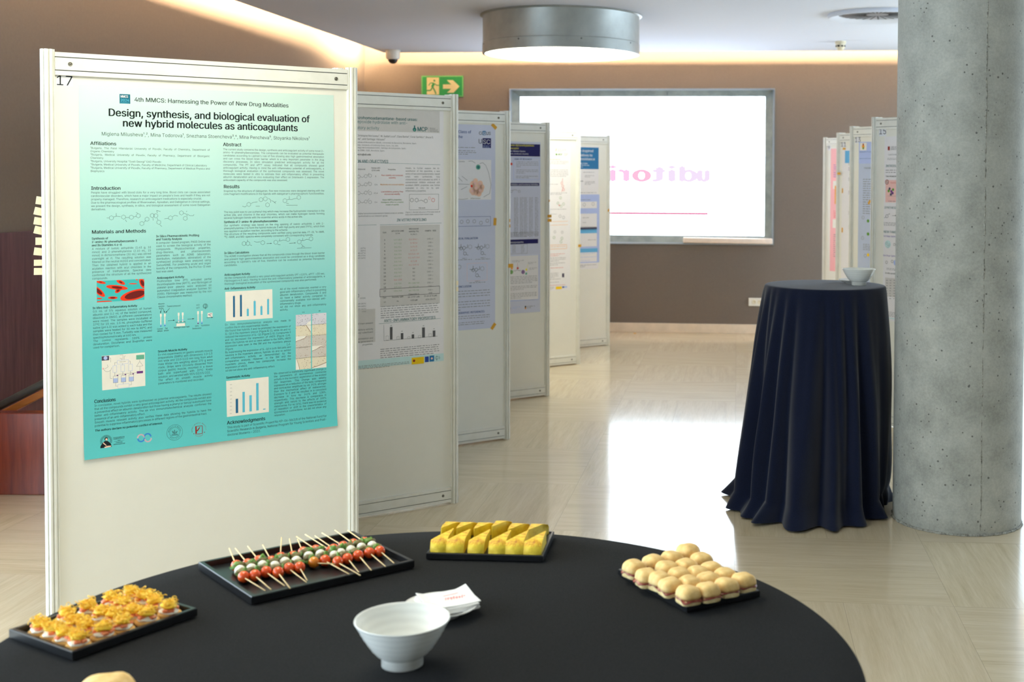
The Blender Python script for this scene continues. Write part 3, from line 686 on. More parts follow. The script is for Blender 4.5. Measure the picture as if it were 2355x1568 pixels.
P.para(['Ex Vivo immunohistochemical analysis was made to', 'confirm the in vitro experimental results.', 'We found that hybrids 3 and 4a promoted the expression of', 'IL-1β in the myenteric plexus (Figure B, C), while 4b and 4c', 'reduced the expression of IL-1β (Figure D, E). Compounds 3', 'and 4a decreased the expression of nNOS (Figure G,H).', 'When the hybrids 4b and 4c were added to the SMPs, nNOS',
        'expression was seen in the SM and the myenteric plexus', '(Figure I,J).', 'By suppressing the expression of IL-1β in both SM cells and', 'neurons in the myenteric plexus, hybrids 4b and 4c exhibit', 'anti-inflammatory activity, as demonstrated by the', 'comparative analysis. However, in the SM and the', 'myenteric plexus, these two compounds increase the', 'expression of nNOS.', '4d did not show any anti-inflammatory effect.'], 517.2, 748.8, 668.6, 7.06, 6.1, ragged=(1, 14))
sh('Spasmolytic Activity', 519.8, 870.6, 575)
P.para(['We observed a statistically significant change in', 'the parameters of spontaneous contractile', 'activity in the isometric registration of the evoked', 'SM responses. This change was reliably', 'expressed as a reduction of the tonic component', 'and contraction amplitude by 4b (92% stronger', 'than the mechanical effect of mebeverine).', 'Exposure to 3 and 4a resulted in a consistent', 'decrease in tone by 141% and 128%,',
        'respectively. This decrease is comparable in', 'strength and nature to the effects of 100%', 'mebeverine. For 4c (6%), there was no evidence', 'of relaxation or shift in the characteristics of', 'spontaneous contractions. 4d did not show any', 'relaxation.'], 629.8, 861.2, 750.2, 6.88, 6.1)
hd('Acknowledgments', 521.6, 976, 610)
P.para(['This study is part of Scientific Project No KP-06-M63/8 of the National Fund for', 'Scientific Research in Bulgaria, National Program for Young Scientists and Post-', 'doctoral Students – 2022.'], 521.6, 985.4, 750.8, 8.2, 7)
# molecule drawings
P.hexs([(256, 501), (284, 499), (302, 499.5), (318, 496), (326, 514), (350, 495.5), (338, 504), (358, 496), (365, 511), (392, 501), (417, 489.5), (426, 502)], 5, .5)
for q in ([(245, 501), (251, 501)], [(261, 499), (268, 497), (277, 498)], [(267, 490), (267, 497)], [(289, 500), (297, 500)], [(307, 499), (313, 497)], [(288, 505), (291, 510)], [(313, 488), (317, 491)], [(331, 511), (335, 507)], [(362, 490), (360, 484), (369, 486)], [(352, 501), (352, 507)], [(361, 501), (363, 506)], [(367, 516), (372, 521)],
          [(378, 503), (387, 502)], [(397, 498), (402, 495), (409, 497)], [(422, 490), (428, 492), (431, 497)], [(428, 487), (430, 485)], [(430, 492), (437, 496), (444, 496), (446, 493)]): P.line(q, .6)
P.hexs([(572, 470), (600, 459), (610, 457), (615, 471), (655, 461.5), (687, 454)], 5, .5)
for q in ([(557, 474), (563, 476), (567, 473)], [(577, 468), (583, 465), (592, 464)], [(617, 456), (622, 459), (622, 466)], [(624, 461), (630, 464), (634, 468)], [(630, 466), (635, 463)], [(660, 459), (666, 458), (670, 459), (676, 457), (682, 456)], [(665, 458), (665, 451)], [(658, 467), (664, 468)], [(588, 474), (597, 474)], [(658, 472), (684, 472)]): P.line(q, .6)
P.hexs([(561, 560), (570, 560), (604, 558), (634, 557), (662, 550.5), (688, 556), (715, 549)], 5, .5)
for q in ([(569, 551), (569, 555)], [(575, 563), (579, 565)], [(584, 555), (590, 557), (598, 556)], [(640, 554), (645, 554), (651, 552), (657, 553)], [(643, 549), (643, 554)], [(638, 562), (645, 563)], [(692, 553), (699, 553), (705, 550), (710, 551)], [(696, 547), (696, 553)], [(692, 561), (697, 566), (693, 569)], [(697, 566), (701, 568)], [(683, 571), (716, 569.5)]): P.line(q, .6)
P.arrow((613, 560), (625, 559.5), hd=3); P.arrow((665, 559.5), (680, 558.5), hd=3)
# blood cell picture, clipped to its frame
a, c = P.uv(222.2, 646.3), P.uv(332, 690)
a.y = (P.uv(222.2, 646.3).y + P.uv(332, 640.8).y) / 2; c.y = (P.uv(222.6, 695.5).y + P.uv(332, 688.8).y) / 2
P.ink('picture', 'cell_teal', 1).rect(a.x, c.y, c.x, a.y)
def cell(x, y, rx, ry, rot, inner=.62):
    w, h = c.x - a.x, a.y - c.y
    def pts(k):
        out = []
        for i in range(28):
            t = 2 * PI * i / 28; px = rx * k * math.cos(t); py = ry * k * math.sin(t)
            qx = x + px * math.cos(rot) - py * math.sin(rot); qy = y + px * math.sin(rot) + py * math.cos(rot)
            out.append((a.x + w * min(1, max(0, qx / 100)), a.y - h * min(1, max(0, qy / 46))))
        return out
    P.ink('picture', 'cell_red', 2).poly(pts(1)); 
    if inner: P.ink('picture', 'cell_dark', 3).poly([(p[0], p[1]) for p in pts(inner)])
for q in ((42, 16, 23, 5, .15, .5), (44, 23, 7, 4.5, -.6, .5), (50, 5, 10, 4, .5, .4), (8, 3, 11, 3, .25, .3), (3, 22, 18, 6, .75, .6), (80, 34, 32, 11, -.22, .7), (96, 9, 12, 6, 1.2, .6), (33, 38, 10, 3, .05, .55), (5, 38, 6, 1.6, .1, 0), (76, 9.5, 9, 1.3, .05, 0), (12, 45, 20, 1.5, 0, 0), (84, 1.2, 3, 1.2, .4, 0)): cell(*q)
# test tube drawing
P.new('diagram')
for x, y0, y1, tip in ((369.7, 721.5, 751, 'logo_azure'), (379, 721, 750, 'logo_azure'), (410.7, 719, 741, 'fill_white'), (420, 718.5, 740, 'fill_white'), (455.3, 715.5, 745, 'fill_plum'), (464, 715, 744.5, 'logo_azure')):
    P.rect((x - 2, y0), (x + 2, y0 + 6.5), 'fill_white', 'diagram', 2); P.rect((x - 1.2, y0 + 6.5), (x + 1.2, y1), 'fill_white', 'diagram', 2); P.rect((x - 1.2, y1 - 6), (x + 1.2, y1 - 3), 'fill_lav', 'diagram', 3); P.disc(x, y1 - 1.5, 1.6, tip, 'diagram', 3)
P.rect((405.5, 744), (425.5, 749.2), 'fill_white', 'diagram', 2); P.line([(403.5, 741), (426, 739.5)], .9); P.line([(405.5, 741), (405.5, 748)], .4); P.line([(425.7, 740), (425.7, 747)], .4)
for q in (((386, 737.3), (402, 736)), ((431, 733.8), (446.5, 732.5)), ((475, 730.6), (490, 729.5)), ((371.3, 710.5), (368.5, 720)), ((375.5, 710.5), (378.5, 719.5)), ((390, 708.5), (380.5, 719.5))): P.arrow(*q)
for t_, x, y, x1 in (('Albumin', 363.5, 700.6, 378.5), ('solution', 364, 706, 378), ('Buffer', 365.5, 711, 376), ('Tested compound', 384, 706, 415), ('Control', 361, 758.2, 374), ('sample', 361.5, 763, 373.5), ('Test', 379, 756.7, 385.5), ('sample', 376.5, 761.7, 388), ('Heating in water bath', 399.5, 755, 436), ('100%', 448, 751.5, 457), ('Denaturation', 442, 757.3, 463), ('%Inhibition', 462, 750.3, 482)): P.t(t_, x, y, 5, x1, 'ink_soft', 'diagram', layer=2)
P.rect((477.3, 719.5), (488.5, 728.5), 'fill_white', 'diagram', 2); P.line([(487, 721), (479, 723.5), (486, 727)], 1.2, 'fill_plum', 'diagram', 3)
for x, y in ((453, 701.5), (457, 701), (453, 708), (457, 707)): P.ink('diagram', 'ink_soft', 2).ring(*P.uv(x, y), .0022, .0006, n=10)
for r_ in (.008, .0055): P.ink('diagram', 'ink', 2).ring(*P.uv(472, 703.5), r_, .0009, n=16)
P.line([(473, 700), (472.5, 710.5)], .8, 'ink')
# organ bath drawing on white
P.new('diagram')
def white_card(TL, TR, BL, BR):
    P.new('figure_card', 'chart'); pts = [P.uv(*BL), P.uv(*BR), P.uv(*TR), P.uv(*TL)]; P.ink('figure_card', 'fill_white', 1).poly([tuple(q) for q in pts])
white_card((233.5, 818.5), (333, 810), (235, 897.5), (334.2, 887))
g = lambda x, y: (220 + x / 14.25, 800 + y / 14.25)
P.rect(g(195, 275), g(440, 398), 'fill_night', 'diagram', 2); P.disc(*g(320, 330), 4.2, 'fill_lav', 'diagram', 3)
P.rect(g(1325, 235), g(1590, 360), 'fill_mint', 'diagram', 2); P.rect(g(1345, 765), g(1550, 822), 'fill_plum', 'diagram', 2)
for x, y in ((625, 690), (885, 665), (1140, 640)): P.frame(g(x - 62, y - 105), g(x + 62, y + 105), .6, 'fill_lav', 'diagram')
for x, y in ((650, 1030), (910, 1005), (1165, 980)):
    P.rect(g(x - 78, y - 30), g(x + 78, y + 100), 'fill_lav', 'diagram', 2); P.frame(g(x - 78, y - 105), g(x + 78, y + 100), .5, 'ink_grey', 'diagram', 3); P.rect(g(x + 35, y - 150), g(x + 90, y - 122), 'fill_plum', 'diagram', 3); P.line([g(x - 25, y - 230), g(x - 25, y - 100)], .7, 'ink_grey')
for q in ((705, 410, 1075, 500), (725, 1195, 1095, 1285)): P.frame(g(q[0], q[1]), g(q[2], q[3]), .6, 'fill_lav', 'diagram')
P.t('Krebs solution', *g(785, 468), 2.6, g(985, 460)[0], 'ink_soft', 'diagram', layer=2)
for q in ([(700, 470), (622, 480), (622, 570)], [(1080, 430), (1130, 430), (1130, 520)], [(880, 505), (880, 550)], [(450, 325), (490, 330), (490, 465)], [(475, 740), (478, 1000), (545, 1003)], [(890, 380), (890, 225), (790, 232)], [(935, 380), (935, 265), (985, 260)], [(850, 395), (845, 340), (790, 340)], [(655, 1130), (655, 1250), (720, 1250)], [(1165, 1090), (1170, 1205), (1100, 1208)], [(905, 1120), (905, 1190)], [(745, 862), (1335, 803)], [(1445, 745), (1445, 605)], [(1440, 440), (1335, 605), (1550, 580), (1440, 440)], [(1440, 440), (1438, 375)]):
    P.line([g(*k) for k in q], .5, 'ink_grey')
P.ink('diagram', 'ink_grey', 2).ring(*P.uv(*g(390, 650)), .0125, .0008, PI, 2 * PI, 18); P.line([g(380, 545), g(405, 620), g(290, 690)], .5, 'ink_grey'); P.disc(*g(240, 680), 2.2, 'fill_rose', 'diagram', 2)
# bar charts
white_card((518, 671), (626, 664.8), (519.3, 738.8), (627, 731))
P.bars([(535.5, 540.3, 680.6, 729), (551.5, 556.3, 678.2, 727.5)], 'fill_steel'); P.bars([(567.3, 572, 710.2, 726.5), (583, 588, 692.2, 725.4), (598.7, 603.4, 704, 724), (614, 618.7, 687.8, 722.8)], 'fill_sky')
for x, y in ((538, 680.6), (554, 678.2), (569.6, 710.2), (585.5, 692.2), (601, 704), (616.4, 687.8)): P.line([(x, y), (x, y - 3)], .5, 'ink_grey', 'chart', 3)
white_card((520, 876), (617.5, 866), (521.8, 958.8), (618.2, 947))
P.bars([(541.8, 547.6, 917, 949.2)], 'fill_steel'); P.bars([(557.3, 563, 901.2, 947.4), (573.2, 579, 909, 945.4), (588.8, 594.8, 881, 943.2), (604.8, 610.4, 939.8, 941.2)], 'fill_sky')
for k in range(9): P.t(str(200 - k * 25 if k < 8 else 0) + '%', 528.5, 885.2 + k * 8.35, 2.6, 533.5, 'ink_grey', 'chart', layer=3)
# tissue pictures
for r in range(5):
    for cc in range(2):
        x0, x1 = ((680, 715), (717.3, 750.5))[cc]; y0 = 724 + r * 24.9 - cc * 3; 
        p, q = P.rect((x0, y0), (x1, y0 + 23.6), ['tissue_a', 'tissue_b', 'tissue_c', 'tissue_c', 'tissue_b'][r] if (r, cc) != (1, 1) else 'tissue_b', 'tissue_picture', 1)
        k = P.ink('tissue_picture', 'fill_night' if r == 0 else 'tissue_d', 2)
        for _ in range(46 if r == 0 else 34):
            u, v = random.uniform(q.x, p.x), random.uniform(q.y, p.y); k.disc(min(max(u, p.x + .001), q.x - .001), v * .96 + .04 * (p.y + q.y) / 2, random.uniform(.0004, .0013), 6)
        w, h = q.x - p.x, p.y - q.y; A = lambda fx, fy: (p.x + w * fx, p.y - h * fy)
        wh = P.ink('tissue_picture', 'fill_white', 3)
        if (r, cc) == (0, 0): wh.poly([A(.62, 1), A(1, 1), A(1, .62), A(.8, .72)][::1])
        if (r, cc) == (1, 0): wh.poly([A(.7, 0), A(1, 0), A(1, .62), A(.86, .35)]); P.ink('tissue_picture', 'tissue_d', 4).line([A(.66, 0), A(.84, .36), A(.97, .66)], .0018)
        if (r, cc) == (2, 0): wh.poly([A(0, 0), A(.7, 0), A(.6, .18), A(.3, .3), A(0, .42)]); P.ink('tissue_picture', 'tissue_d', 4).line([A(0, .42), A(.3, .32), A(.6, .2), A(.7, 0)], .0014)
        if (r, cc) == (3, 1): wh.poly([A(0, 0), A(.8, 0), A(.5, .12), A(.2, .35), A(0, .42)]); P.ink('tissue_picture', 'tissue_d', 4).line([A(0, .42), A(.3, .3), A(.6, .1), A(.8, .2)], .0012)
        if (r, cc) == (4, 0): wh.poly([A(0, .1), A(.08, .1), A(.22, .9), A(.24, 1), A(0, 1)]); P.ink('tissue_picture', 'tissue_d', 4).line([A(.06, .1), A(.22, .75), A(.24, 1)], .0012)
        if (r, cc) == (4, 1): wh.poly([A(0, .95), A(1, .62), A(1, 1), A(0, 1)]); P.ink('tissue_picture', 'tissue_d', 4).line([A(0, .93), A(.5, .78), A(1, .58)], .002)
P.t('IL-1β', 695, 719, 3, 700, 'ink', 'chart', .02); P.t('nNOS', 732.5, 716, 3, 737, 'ink', 'chart', .02)
# emblems at the foot
P.new('emblem')
e = lambda x, y: (200 + x / 7.36, 920 + y / 7.36)
k = P.ink('emblem', 'ink', 1)
ctr = P.uv(*e(322, 690)); sc = P.sc(243, 1015)
for i in range(25):
    an = PI * (-.12 + 1.24 * i / 24); k.line([(ctr.x + math.cos(an) * 8.5 * sc, ctr.y + math.sin(an) * 9 * sc), (ctr.x + math.cos(an) * 13.3 * sc, ctr.y + math.sin(an) * 14 * sc)], .7 * sc)
k.poly([tuple(P.uv(*e(*q))) for q in ((220, 812), (415, 785), (400, 730), (350, 690), (300, 690), (260, 725), (225, 775))]); P.disc(*e(325, 655), 3.9, 'ink', 'emblem', 1)
P.disc(*e(328, 662), 2.4, 'fill_peach', 'emblem', 2); P.ink('emblem', 'fill_peach', 2).poly([tuple(P.uv(*e(*q))) for q in ((285, 792), (340, 770), (405, 765), (400, 785), (300, 805))]); P.ink('emblem', 'fill_peach', 2).poly([tuple(P.uv(*e(*q))) for q in ((275, 712), (330, 762), (318, 770), (268, 730))])
for q in (('ПЛОВДИВСКИ', 632, 443, 634), ('УНИВЕРСИТЕТ', 655, 443, 634), ('1961', 675, 515, 565), ('ПАИСИЙ', 712, 485, 600), ('ХИЛЕНДАРСКИ', 745, 443, 640)): P.t(q[0], *e(q[2], q[1] + 14), 3.4, e(q[3], 0)[0], 'ink_soft', 'emblem', .02)
P.line([e(455, 698), e(630, 672)], .4, 'ink_soft', 'emblem'); 
sc = P.sc(331, 1006); P.new('emblem')
def wave(x, y, s, mat, ly): 
    c0 = P.uv(*e(x, y)); P.ink('emblem', mat, ly).ring(c0.x, c0.y, 7.2 * sc, 3.2 * sc, 0 if s > 0 else PI, PI if s > 0 else 2 * PI, 16)
wave(910, 635, 1, 'logo_rose', 1); wave(915, 645, -1, 'logo_azure', 1); wave(1022, 620, 1, 'logo_azure', 1); wave(1030, 645, -1, 'logo_rose', 1)
P.new('emblem')
for r_, w_ in ((18, .5), (11.5, .5)): P.ink('emblem', 'ink_soft', 1).ring(*P.uv(*e(1482, 545)), r_ * sc, w_ * sc)
P.line([e(1425, 590), e(1540, 585)], 1, 'ink_soft', 'emblem'); P.line([e(1480, 500), e(1480, 570)], 1, 'ink_soft', 'emblem')
for dx in (-38, -22, 22, 38): P.line([e(1482 + dx * 1.2, 520), e(1482 + dx, 535), e(1482 + dx * .6, 560)], .9, 'ink_soft', 'emblem')
P.line([e(1440, 575), e(1530, 570)], .6, 'ink_soft', 'emblem')
def arc_text(cx, cy, r, t, a0, a1, em, mat, inv=False):
    c0 = P.uv(*e(cx, cy)); k = P.ink('emblem', mat, 1)
    for i, ch in enumerate(t):
        an = a0 + (a1 - a0) * i / max(1, len(t) - 1); v, f, w = GL.get(ch, GL['x']); n = len(k.v); ro = an - PI / 2 if not inv else an + PI / 2; cs, sn = math.cos(ro), math.sin(ro)
        for p in v:
            x_, y_ = (p[0] - w / 2) * em * sc, p[1] * em * sc; k.v.append((c0.x + r * sc * math.cos(an) + x_ * cs - y_ * sn, c0.y + r * sc * math.sin(an) + x_ * sn + y_ * cs))
        k.f += [tuple(i2 + n for i2 in q) for q in f]
arc_text(1482, 545, 13, 'UNIVERSITY OF MEDICINE', PI * .95, PI * .05, 3, 'ink_soft'); arc_text(1482, 545, 15.5, 'MEDICUS', PI * 1.25, PI * 1.75, 3.4, 'ink_soft', True)
P.new('emblem')
arc_text(1893, 500, 15, 'ФАРМАЦЕВТИЧЕН ФАКУЛТЕТ', PI * 1.06, -PI * .03, 3.2, 'logo_red'); arc_text(1893, 500, 16, 'ПЛОВДИВ', PI * 1.32, PI * 1.68, 3.2, 'logo_red', True)
P.frame(e(1835, 445), e(1950, 560), 1.2, 'logo_red', 'emblem', 1); P.ink('emblem', 'logo_red', 1).poly([tuple(P.uv(*e(*q))) for q in ((1838, 450), (1855, 447), (1858, 560), (1838, 565))]); P.ink('emblem', 'logo_red', 2).poly([tuple(P.uv(*e(*q))) for q in ((1850, 520), (1905, 450), (1912, 465), (1870, 525))]); P.disc(*e(1805, 565), 1, 'logo_red', 'emblem', 1); P.disc(*e(1985, 540), 1, 'logo_red', 'emblem', 1)
P.done()
# ------------------------------------------------------------------ second poster
f2 = Frame(panels[2]); tr = f2.uv(1020, 255.3); br = f2.uv(1014.5, 830); w2 = .843
P = Poster(2, (tr.x - w2, br.y), (tr.x, tr.y), 'grey white poster with teal headings, table and grey bar chart, behind panel 17', 'paper_white')
P.rect((700, 244), (1011, 306), 'fill_grey', 'header_band')
P.t('enzohomoadamantane-based ureas:', 815, 273.4, 9.4, 959.8, 'ink_teal', 'title', .025, layer=2); P.t('soluble epoxide hydrolase with anti-', 938, 286.4, 9.2, None, 'ink_teal', 'title', 0, 'R', 2); P.t('inflammatory activity', 872, 298, 9.2, None, 'ink_teal', 'title', 0, 'R', 2)
P.t('MCP', 959.3, 301.6, 13.5, 983, 'ink_teal', 'logo', .03, layer=2); P.disc(953.2, 298, 4.6, 'ink_teal', 'logo', 2); P.rect((951.8, 288.5), (954.6, 297), 'ink_teal', 'logo', 2); P.disc(953, 299, 2, 'fill_mint', 'logo', 3)
for i, q in enumerate((('Medicinal', 1001), ('Chemistry &', 1006), ('Pharmacology', 1008.5))): P.t(q[0], 988, 296 + i * 3.5, 3.4, q[1], 'ink_soft', 'logo', layer=2)
P.line([(985, 292), (985, 303)], .5, 'ink_grey', 'logo')
P.t('Christophe Morisseau², M. Isabel Loza³, Clara Bartra⁴, Coral Sanfeliu⁴, Bruce D.', 820.5, 313.6, 6, 997, 'ink', 'body_text'); P.t('rea³, and Santiago Vázquez¹', 820.5, 321.2, 6, 886, 'ink', 'body_text')
for y, x1, t_ in ((331.3, 958, "l'Alimentació, and Institute of Biomedicine (IBUB), Universitat de Barcelona, Barcelona, Spain."), (336.8, 916.5, 'Comprehensive Cancer Center, University of California Davis, Davis, CA, USA.'), (342.8, 934, 'Research Center University of Santiago de Compostela (USC), Santiago de Compostela, Spain.'), (348.2, 885, 'Research of Barcelona (IIBB), CSIC, Barcelona, Spain.')): P.t(t_, x1, y, 4.2, None, 'ink_soft', 'body_text', 0, 'R')
P.t('pezru@ub.edu', 820, 356.8, 5.4, 853, 'ink', 'body_text', .03)
P.t('ON AND OBJECTIVES', 819.5, 374, 9.6, 892.8, 'ink_teal', 'headings', .02); P.line([(700, 369.5), (1012.5, 378.8)], .6, 'ink_teal', 'headings')
for t_, x, y in (('Compound', 830, 390.3), ('Human sEH', 864, 387.6), ('IC50 (nM)', 864, 393.2), ('Properties', 901, 391)): P.t(t_, x, y, 4, None, 'ink', 'table_text', .02, 'C')
for t_, x, y in (('3', 864, 407), ('0.4', 864.5, 426), ('21.4', 864, 445.5), ('0.4', 864.5, 466.3)): P.t(t_, x, y, 4.3, None, 'ink_soft', 'table_text', 0, 'C')
for t_, y, mt in (('Poor stability and moderate', 404.6, 'ink_red'), ('solubility', 410.2, 'ink_red'), ('Moderate microsomal stability', 425.8, 'ink_orange'), ('Low inhibitory potency Poor', 442.2, 'ink_red'), ('microsomal stability', 447.8, 'ink_red'), ('Good DMPKs properties.', 460.8, 'ink_green'), ('Aandgesic effect in a murine', 466.2, 'ink_green'), ('model of cystitis', 472, 'ink_green')): P.t(t_, 902, y, 4.2, None, mt, 'table_text', .02, 'C')
for y in (406, 425, 444, 464.5): P.hexs([(825, y), (841, y - 1), (851, y - 2 + (y > 440) * 2)], 4, .6, 'ink_grey'); P.line([(829, y), (833, y + 2), (837, y)], .7, 'ink_grey'); P.line([(845, y - 3), (849, y - 8)], .7, 'ink_grey')
P.para(['Herein, to further explore the N-', 'substitution of the piperidine, a new', 'series of benzohomoadamantane-based', 'ureas were synthetized, fully', 'characterized, and evaluated as sEHI. A', 'subnanomolar inhibitor endowed with', 'excellent DMPK properties was further', 'evaluated in vitro for its anti-', 'inflammatory properties.'], 932.3, 388.2, 1011.6, 6.55, 5)
P.frame((941.4, 446.6), (1008.6, 481.6), .7, 'ink_grey', 'diagram'); P.hexs([(947, 460), (958, 460), (979, 462)], 4.6, .7); P.hexs([(996, 460)], 4.4, .8, 'ink_red'); P.ink('diagram', 'ink_red', 2).ring(*P.uv(987.5, 455.5), .006, .001, n=14)
P.line([(963, 462), (969, 460), (974, 463)], .7); P.t('This work', 970, 479.5, 3.8, None, 'ink', 'diagram', .02, 'C')
P.t('Figure 2. General structure of the new serie of', 932.3, 489.6, 4.4, 1012, 'ink_soft', 'body_text'); P.t('benzohomoadamantane based ureas', 932.3, 495, 4.4, 996, 'ink_soft', 'body_text')
P.t('Piperidine benzohomoadamantane based ureas or amides', 927.5, 491, 4.4, None, 'ink_soft', 'body_text', 0, 'R'); P.t('previously synthetized by our research group.', 892, 497.5, 4.4, None, 'ink_soft', 'body_text', 0, 'R')
P.t('IN VITRO', 912, 509, 8.4, 945, 'ink_teal', 'headings', .02, slant=.2); P.t('PROFILING', 947, 508.4, 8.4, 980.7, 'ink_teal', 'headings', .02); P.line([(873.5, 517), (1015.5, 512.5)], .6, 'ink_teal', 'headings'); P.line([(700, 521), (866, 516.8)], .6, 'ink_teal', 'headings')
P.rect((874, 519), (1011.5, 697), 'fill_grey', 'table_band')
for t_, x, y in (('Cpd.', 884.5, 536), ('sEH IC50 (nM)', 914.5, 532.6), ('h / m', 914.5, 538), ('Microsomal', 951.5, 527.5), ('stability (%)', 951.5, 533.5), ('h / m / r', 951.5, 540), ('PAMPA -BBB', 990, 532)): P.t(t_, x, y, 4.4, None, 'ink', 'table_text', .02, 'C', 2)
red = ['0.1 / 0.6 / -', '5 / 3/ 14', '1 / 1 / 2', '1 / 3 / 7', '0.3 /1.4 / 13', '0.1 / 6.7 / 0.0', '0 / 1 /8', '0.1 / 0.9 / 3', 'ND', 'ND', 'ND', 'ND', '99 / 100 / 50', '97 / 90 / 28', '86 / 70 / 18']
ic = ['1.5 / 18.3', '0.7 / 2.5', '0.6 / 0.4', '0.4 / 0.4', '0.4 / 0.4', '0.4 / 0.9', '0.4 / 0.6', '<0.4 / <0.4', '0.2 / 1.0', '0.3 / 0.3', '<0.4 / 0.7', '8.0 / 218', '2.2 / 0.6', '0.3 / 0.3', '<0.4 / 0.5']
for i in range(15):
    y = 553.5 + i * 8.38
    P.t(str(5 + i), 884.6, y, 4.6, None, 'ink', 'table_text', .03, 'C', 2); P.t(ic[i], 914.8, y - .8, 4.4, None, 'ink_red' if i == 11 else 'ink_green', 'table_text', 0, 'C', 2)
    P.t(red[i], 951.5, y - 1.8, 4.4, None, 'ink_red' if i < 8 else 'ink' if i < 12 else 'ink_green', 'table_text', 0, 'C', 2); P.t('CNS +' if i % 3 else 'CNS +/-', 990, y - 3, 4.4, None, 'ink_soft', 'table_text', 0, 'C', 2)
P.frame((873.5, 665), (1011, 674.5), .9, 'ink', 'table_band')
for t_, x, y in (('Cpd.', 884.6, 685.7), ('Solubility (µM)', 914.5, 684), ('Citotoxicity in', 951.5, 677.5), ('SH-SY5Y cells', 951.5, 684), ('CYP', 990, 675), ('(% inh at 10 µM)', 990, 681.5), ('19', 884.6, 696.3), ('94', 914.5, 694), ('>100 µM', 951.5, 691.5), ('45% (2C19)', 990, 689.5)): P.t(t_, x, y, 4.2, None, 'ink', 'table_text', .02, 'C', 2)
P.greek(875.5, 706, 1008, 5.1, 6, 2.6, 'ink_grey', last=.75)
P.t('ANTI-INFLAMMATORY PROPERTIES', 883, 741, 8.8, 1001.5, 'ink_teal', 'headings', .02); P.line([(871, 744.5), (1013, 732)], .6, 'ink_teal', 'headings')
P.bars([(896.5, 902.5, 752, 780.5), (921.5, 927.5, 766, 779.5), (946.5, 952.3, 769, 778), (970.5, 977, 753, 776), (995, 1001, 760, 774)], 'fill_dgrey')
for q in ((887.5, 893, 772.5, 782), (912.5, 918, 774, 780), (937, 943, 774.5, 778.5), (962, 967.5, 771.5, 776.5), (986, 992, 767.5, 774.5)): P.frame((q[0], q[2]), (q[1], q[3]), .5, 'ink_grey', 'chart')
P.line([(882.5, 747), (883, 783.5), (1006, 772.5)], .6, 'ink_soft', 'chart')
for x, y in ((899.5, 749.5), (924.3, 762.5), (949.3, 765.5), (973.8, 750), (998, 757)): P.t('**', x, y, 3.6, None, 'ink', 'chart', .02, 'C', 3)
P.greek(874.5, 804, 1010, 4.9, 5, 2.6, 'ink_grey', last=.9)
P.rect((700, 720), (863, 786), 'fill_grey', 'conclusion_band')
for i, t_ in enumerate(('of them present', '', 'inhibitory activity', 'benzyl substituent', '', 'BBB-permeation and', 'sEHI provide generated in', 'properties.')): 
    if t_: P.t(t_, 858, 744 + i * 6.9, 5.2, None, 'ink_soft', 'body_text', 0, 'R', 2)
for i, t_ in enumerate(('(37%)', '(60%)', 'COOCH3 (47%)', 'COOCH3 (72%)', 'COOCH3 (44%)')): P.t(t_, 841, 572 + i * 5.6, 4.2, None, 'ink_soft', 'body_text', 0, 'R')
for i, t_ in enumerate(('COOH (81%)', 'COOH (68%)', 'COOH (62%)', 'ureas')): P.t(t_, 842, 699 + i * 6, 4.2, None, 'ink_soft', 'body_text', 0, 'R')
P.hexs([(821, 680)], 5, .8); P.t('COOH', 828, 687.5, 4.4, None, 'ink_soft', 'body_text')
p = P.uv(1014.4, 812); q = P.uv(1014.4, 829.5)
P.ink('footer_band', 'fill_cyan', 1).rect(P.o0.x, P.o0.y, P.o1.x, P.o0.y + (p.y - q.y))
P.rect((946.5, 822.5), (975, 835.5), 'fill_gold', 'footer_logo', 2); P.disc(952, 829.5, 3, 'logo_red', 'footer_logo', 3); P.rect((977, 820), (986, 832), 'fill_eu', 'footer_logo', 2); P.rect((987.5, 818), (998.3, 830.5), 'fill_blue', 'footer_logo', 2); P.disc(993, 824, 2.6, 'fill_rose', 'footer_logo', 3)
P.ink('footer_logo', 'ink_teal', 2).ring(*P.uv(1004, 822.5), .0075, .0018, .6, 5.6, 14); P.line([(1004.5, 818), (1004.5, 829)], 1, 'ink_teal', 'footer_logo'); P.greek(1008, 820, 1013, 2.6, 3, 1.6, 'ink_teal', 'footer_logo', 1, 2)
P.greek(822, 843, 943, 3.2, 3, 1.9, 'ink_grey', layer=2)
P.done()
# ------------------------------------------------------------------ third poster (lilac grey)
f3 = Frame(panels[3]); tr = f3.uv(1139, 288); br = f3.uv(1133, 754)
P = Poster(3, (tr.x - .842, br.y), (tr.x, tr.y), 'lilac grey poster with peach cell drawing, taped up with orange tape', 'paper_lilac')
P.t('Class of', 1083.6, 306.6, 8.8, None, 'ink_blue', 'title', .025, 'R'); P.t('the', 1064, 317.6, 8.8, None, 'ink_blue', 'title', .025, 'R')
P.t('Ci', 1101, 309.5, 9.6, 1109.4, 'ink', 'logo', .02); P.rect((1109.8, 301), (1117, 311), 'fill_blue', 'logo', 1); P.t('Q', 1110.6, 309.4, 8.2, 1116.4, 'ink_white', 'logo', .03, layer=2); P.t('US', 1117.6, 310, 9.6, 1128.6, 'ink', 'logo', .02)
P.t('U', 1099.8, 330, 14.5, 1109, 'ink_soft', 'logo', .01); P.rect((1109.6, 317.5), (1129, 340.6), 'fill_navy', 'logo', 1); P.t('SC', 1110.5, 331, 14, 1127.5, 'ink_white', 'logo', .01, layer=2); P.greek(1111, 335, 1127, 2.4, 3, 1.4, 'fill_lav', 'logo', 1, 2)
for y, x1 in ((339, 1095), (346.5, 1092.5), (350.5, 1096), (354.6, 1076)): P.greek(1040, y, x1, 4, 1, 2.2, 'ink_soft', last=1)
P.rect((1000, 366), (1129.5, 459), 'paper_white', 'figure_card')
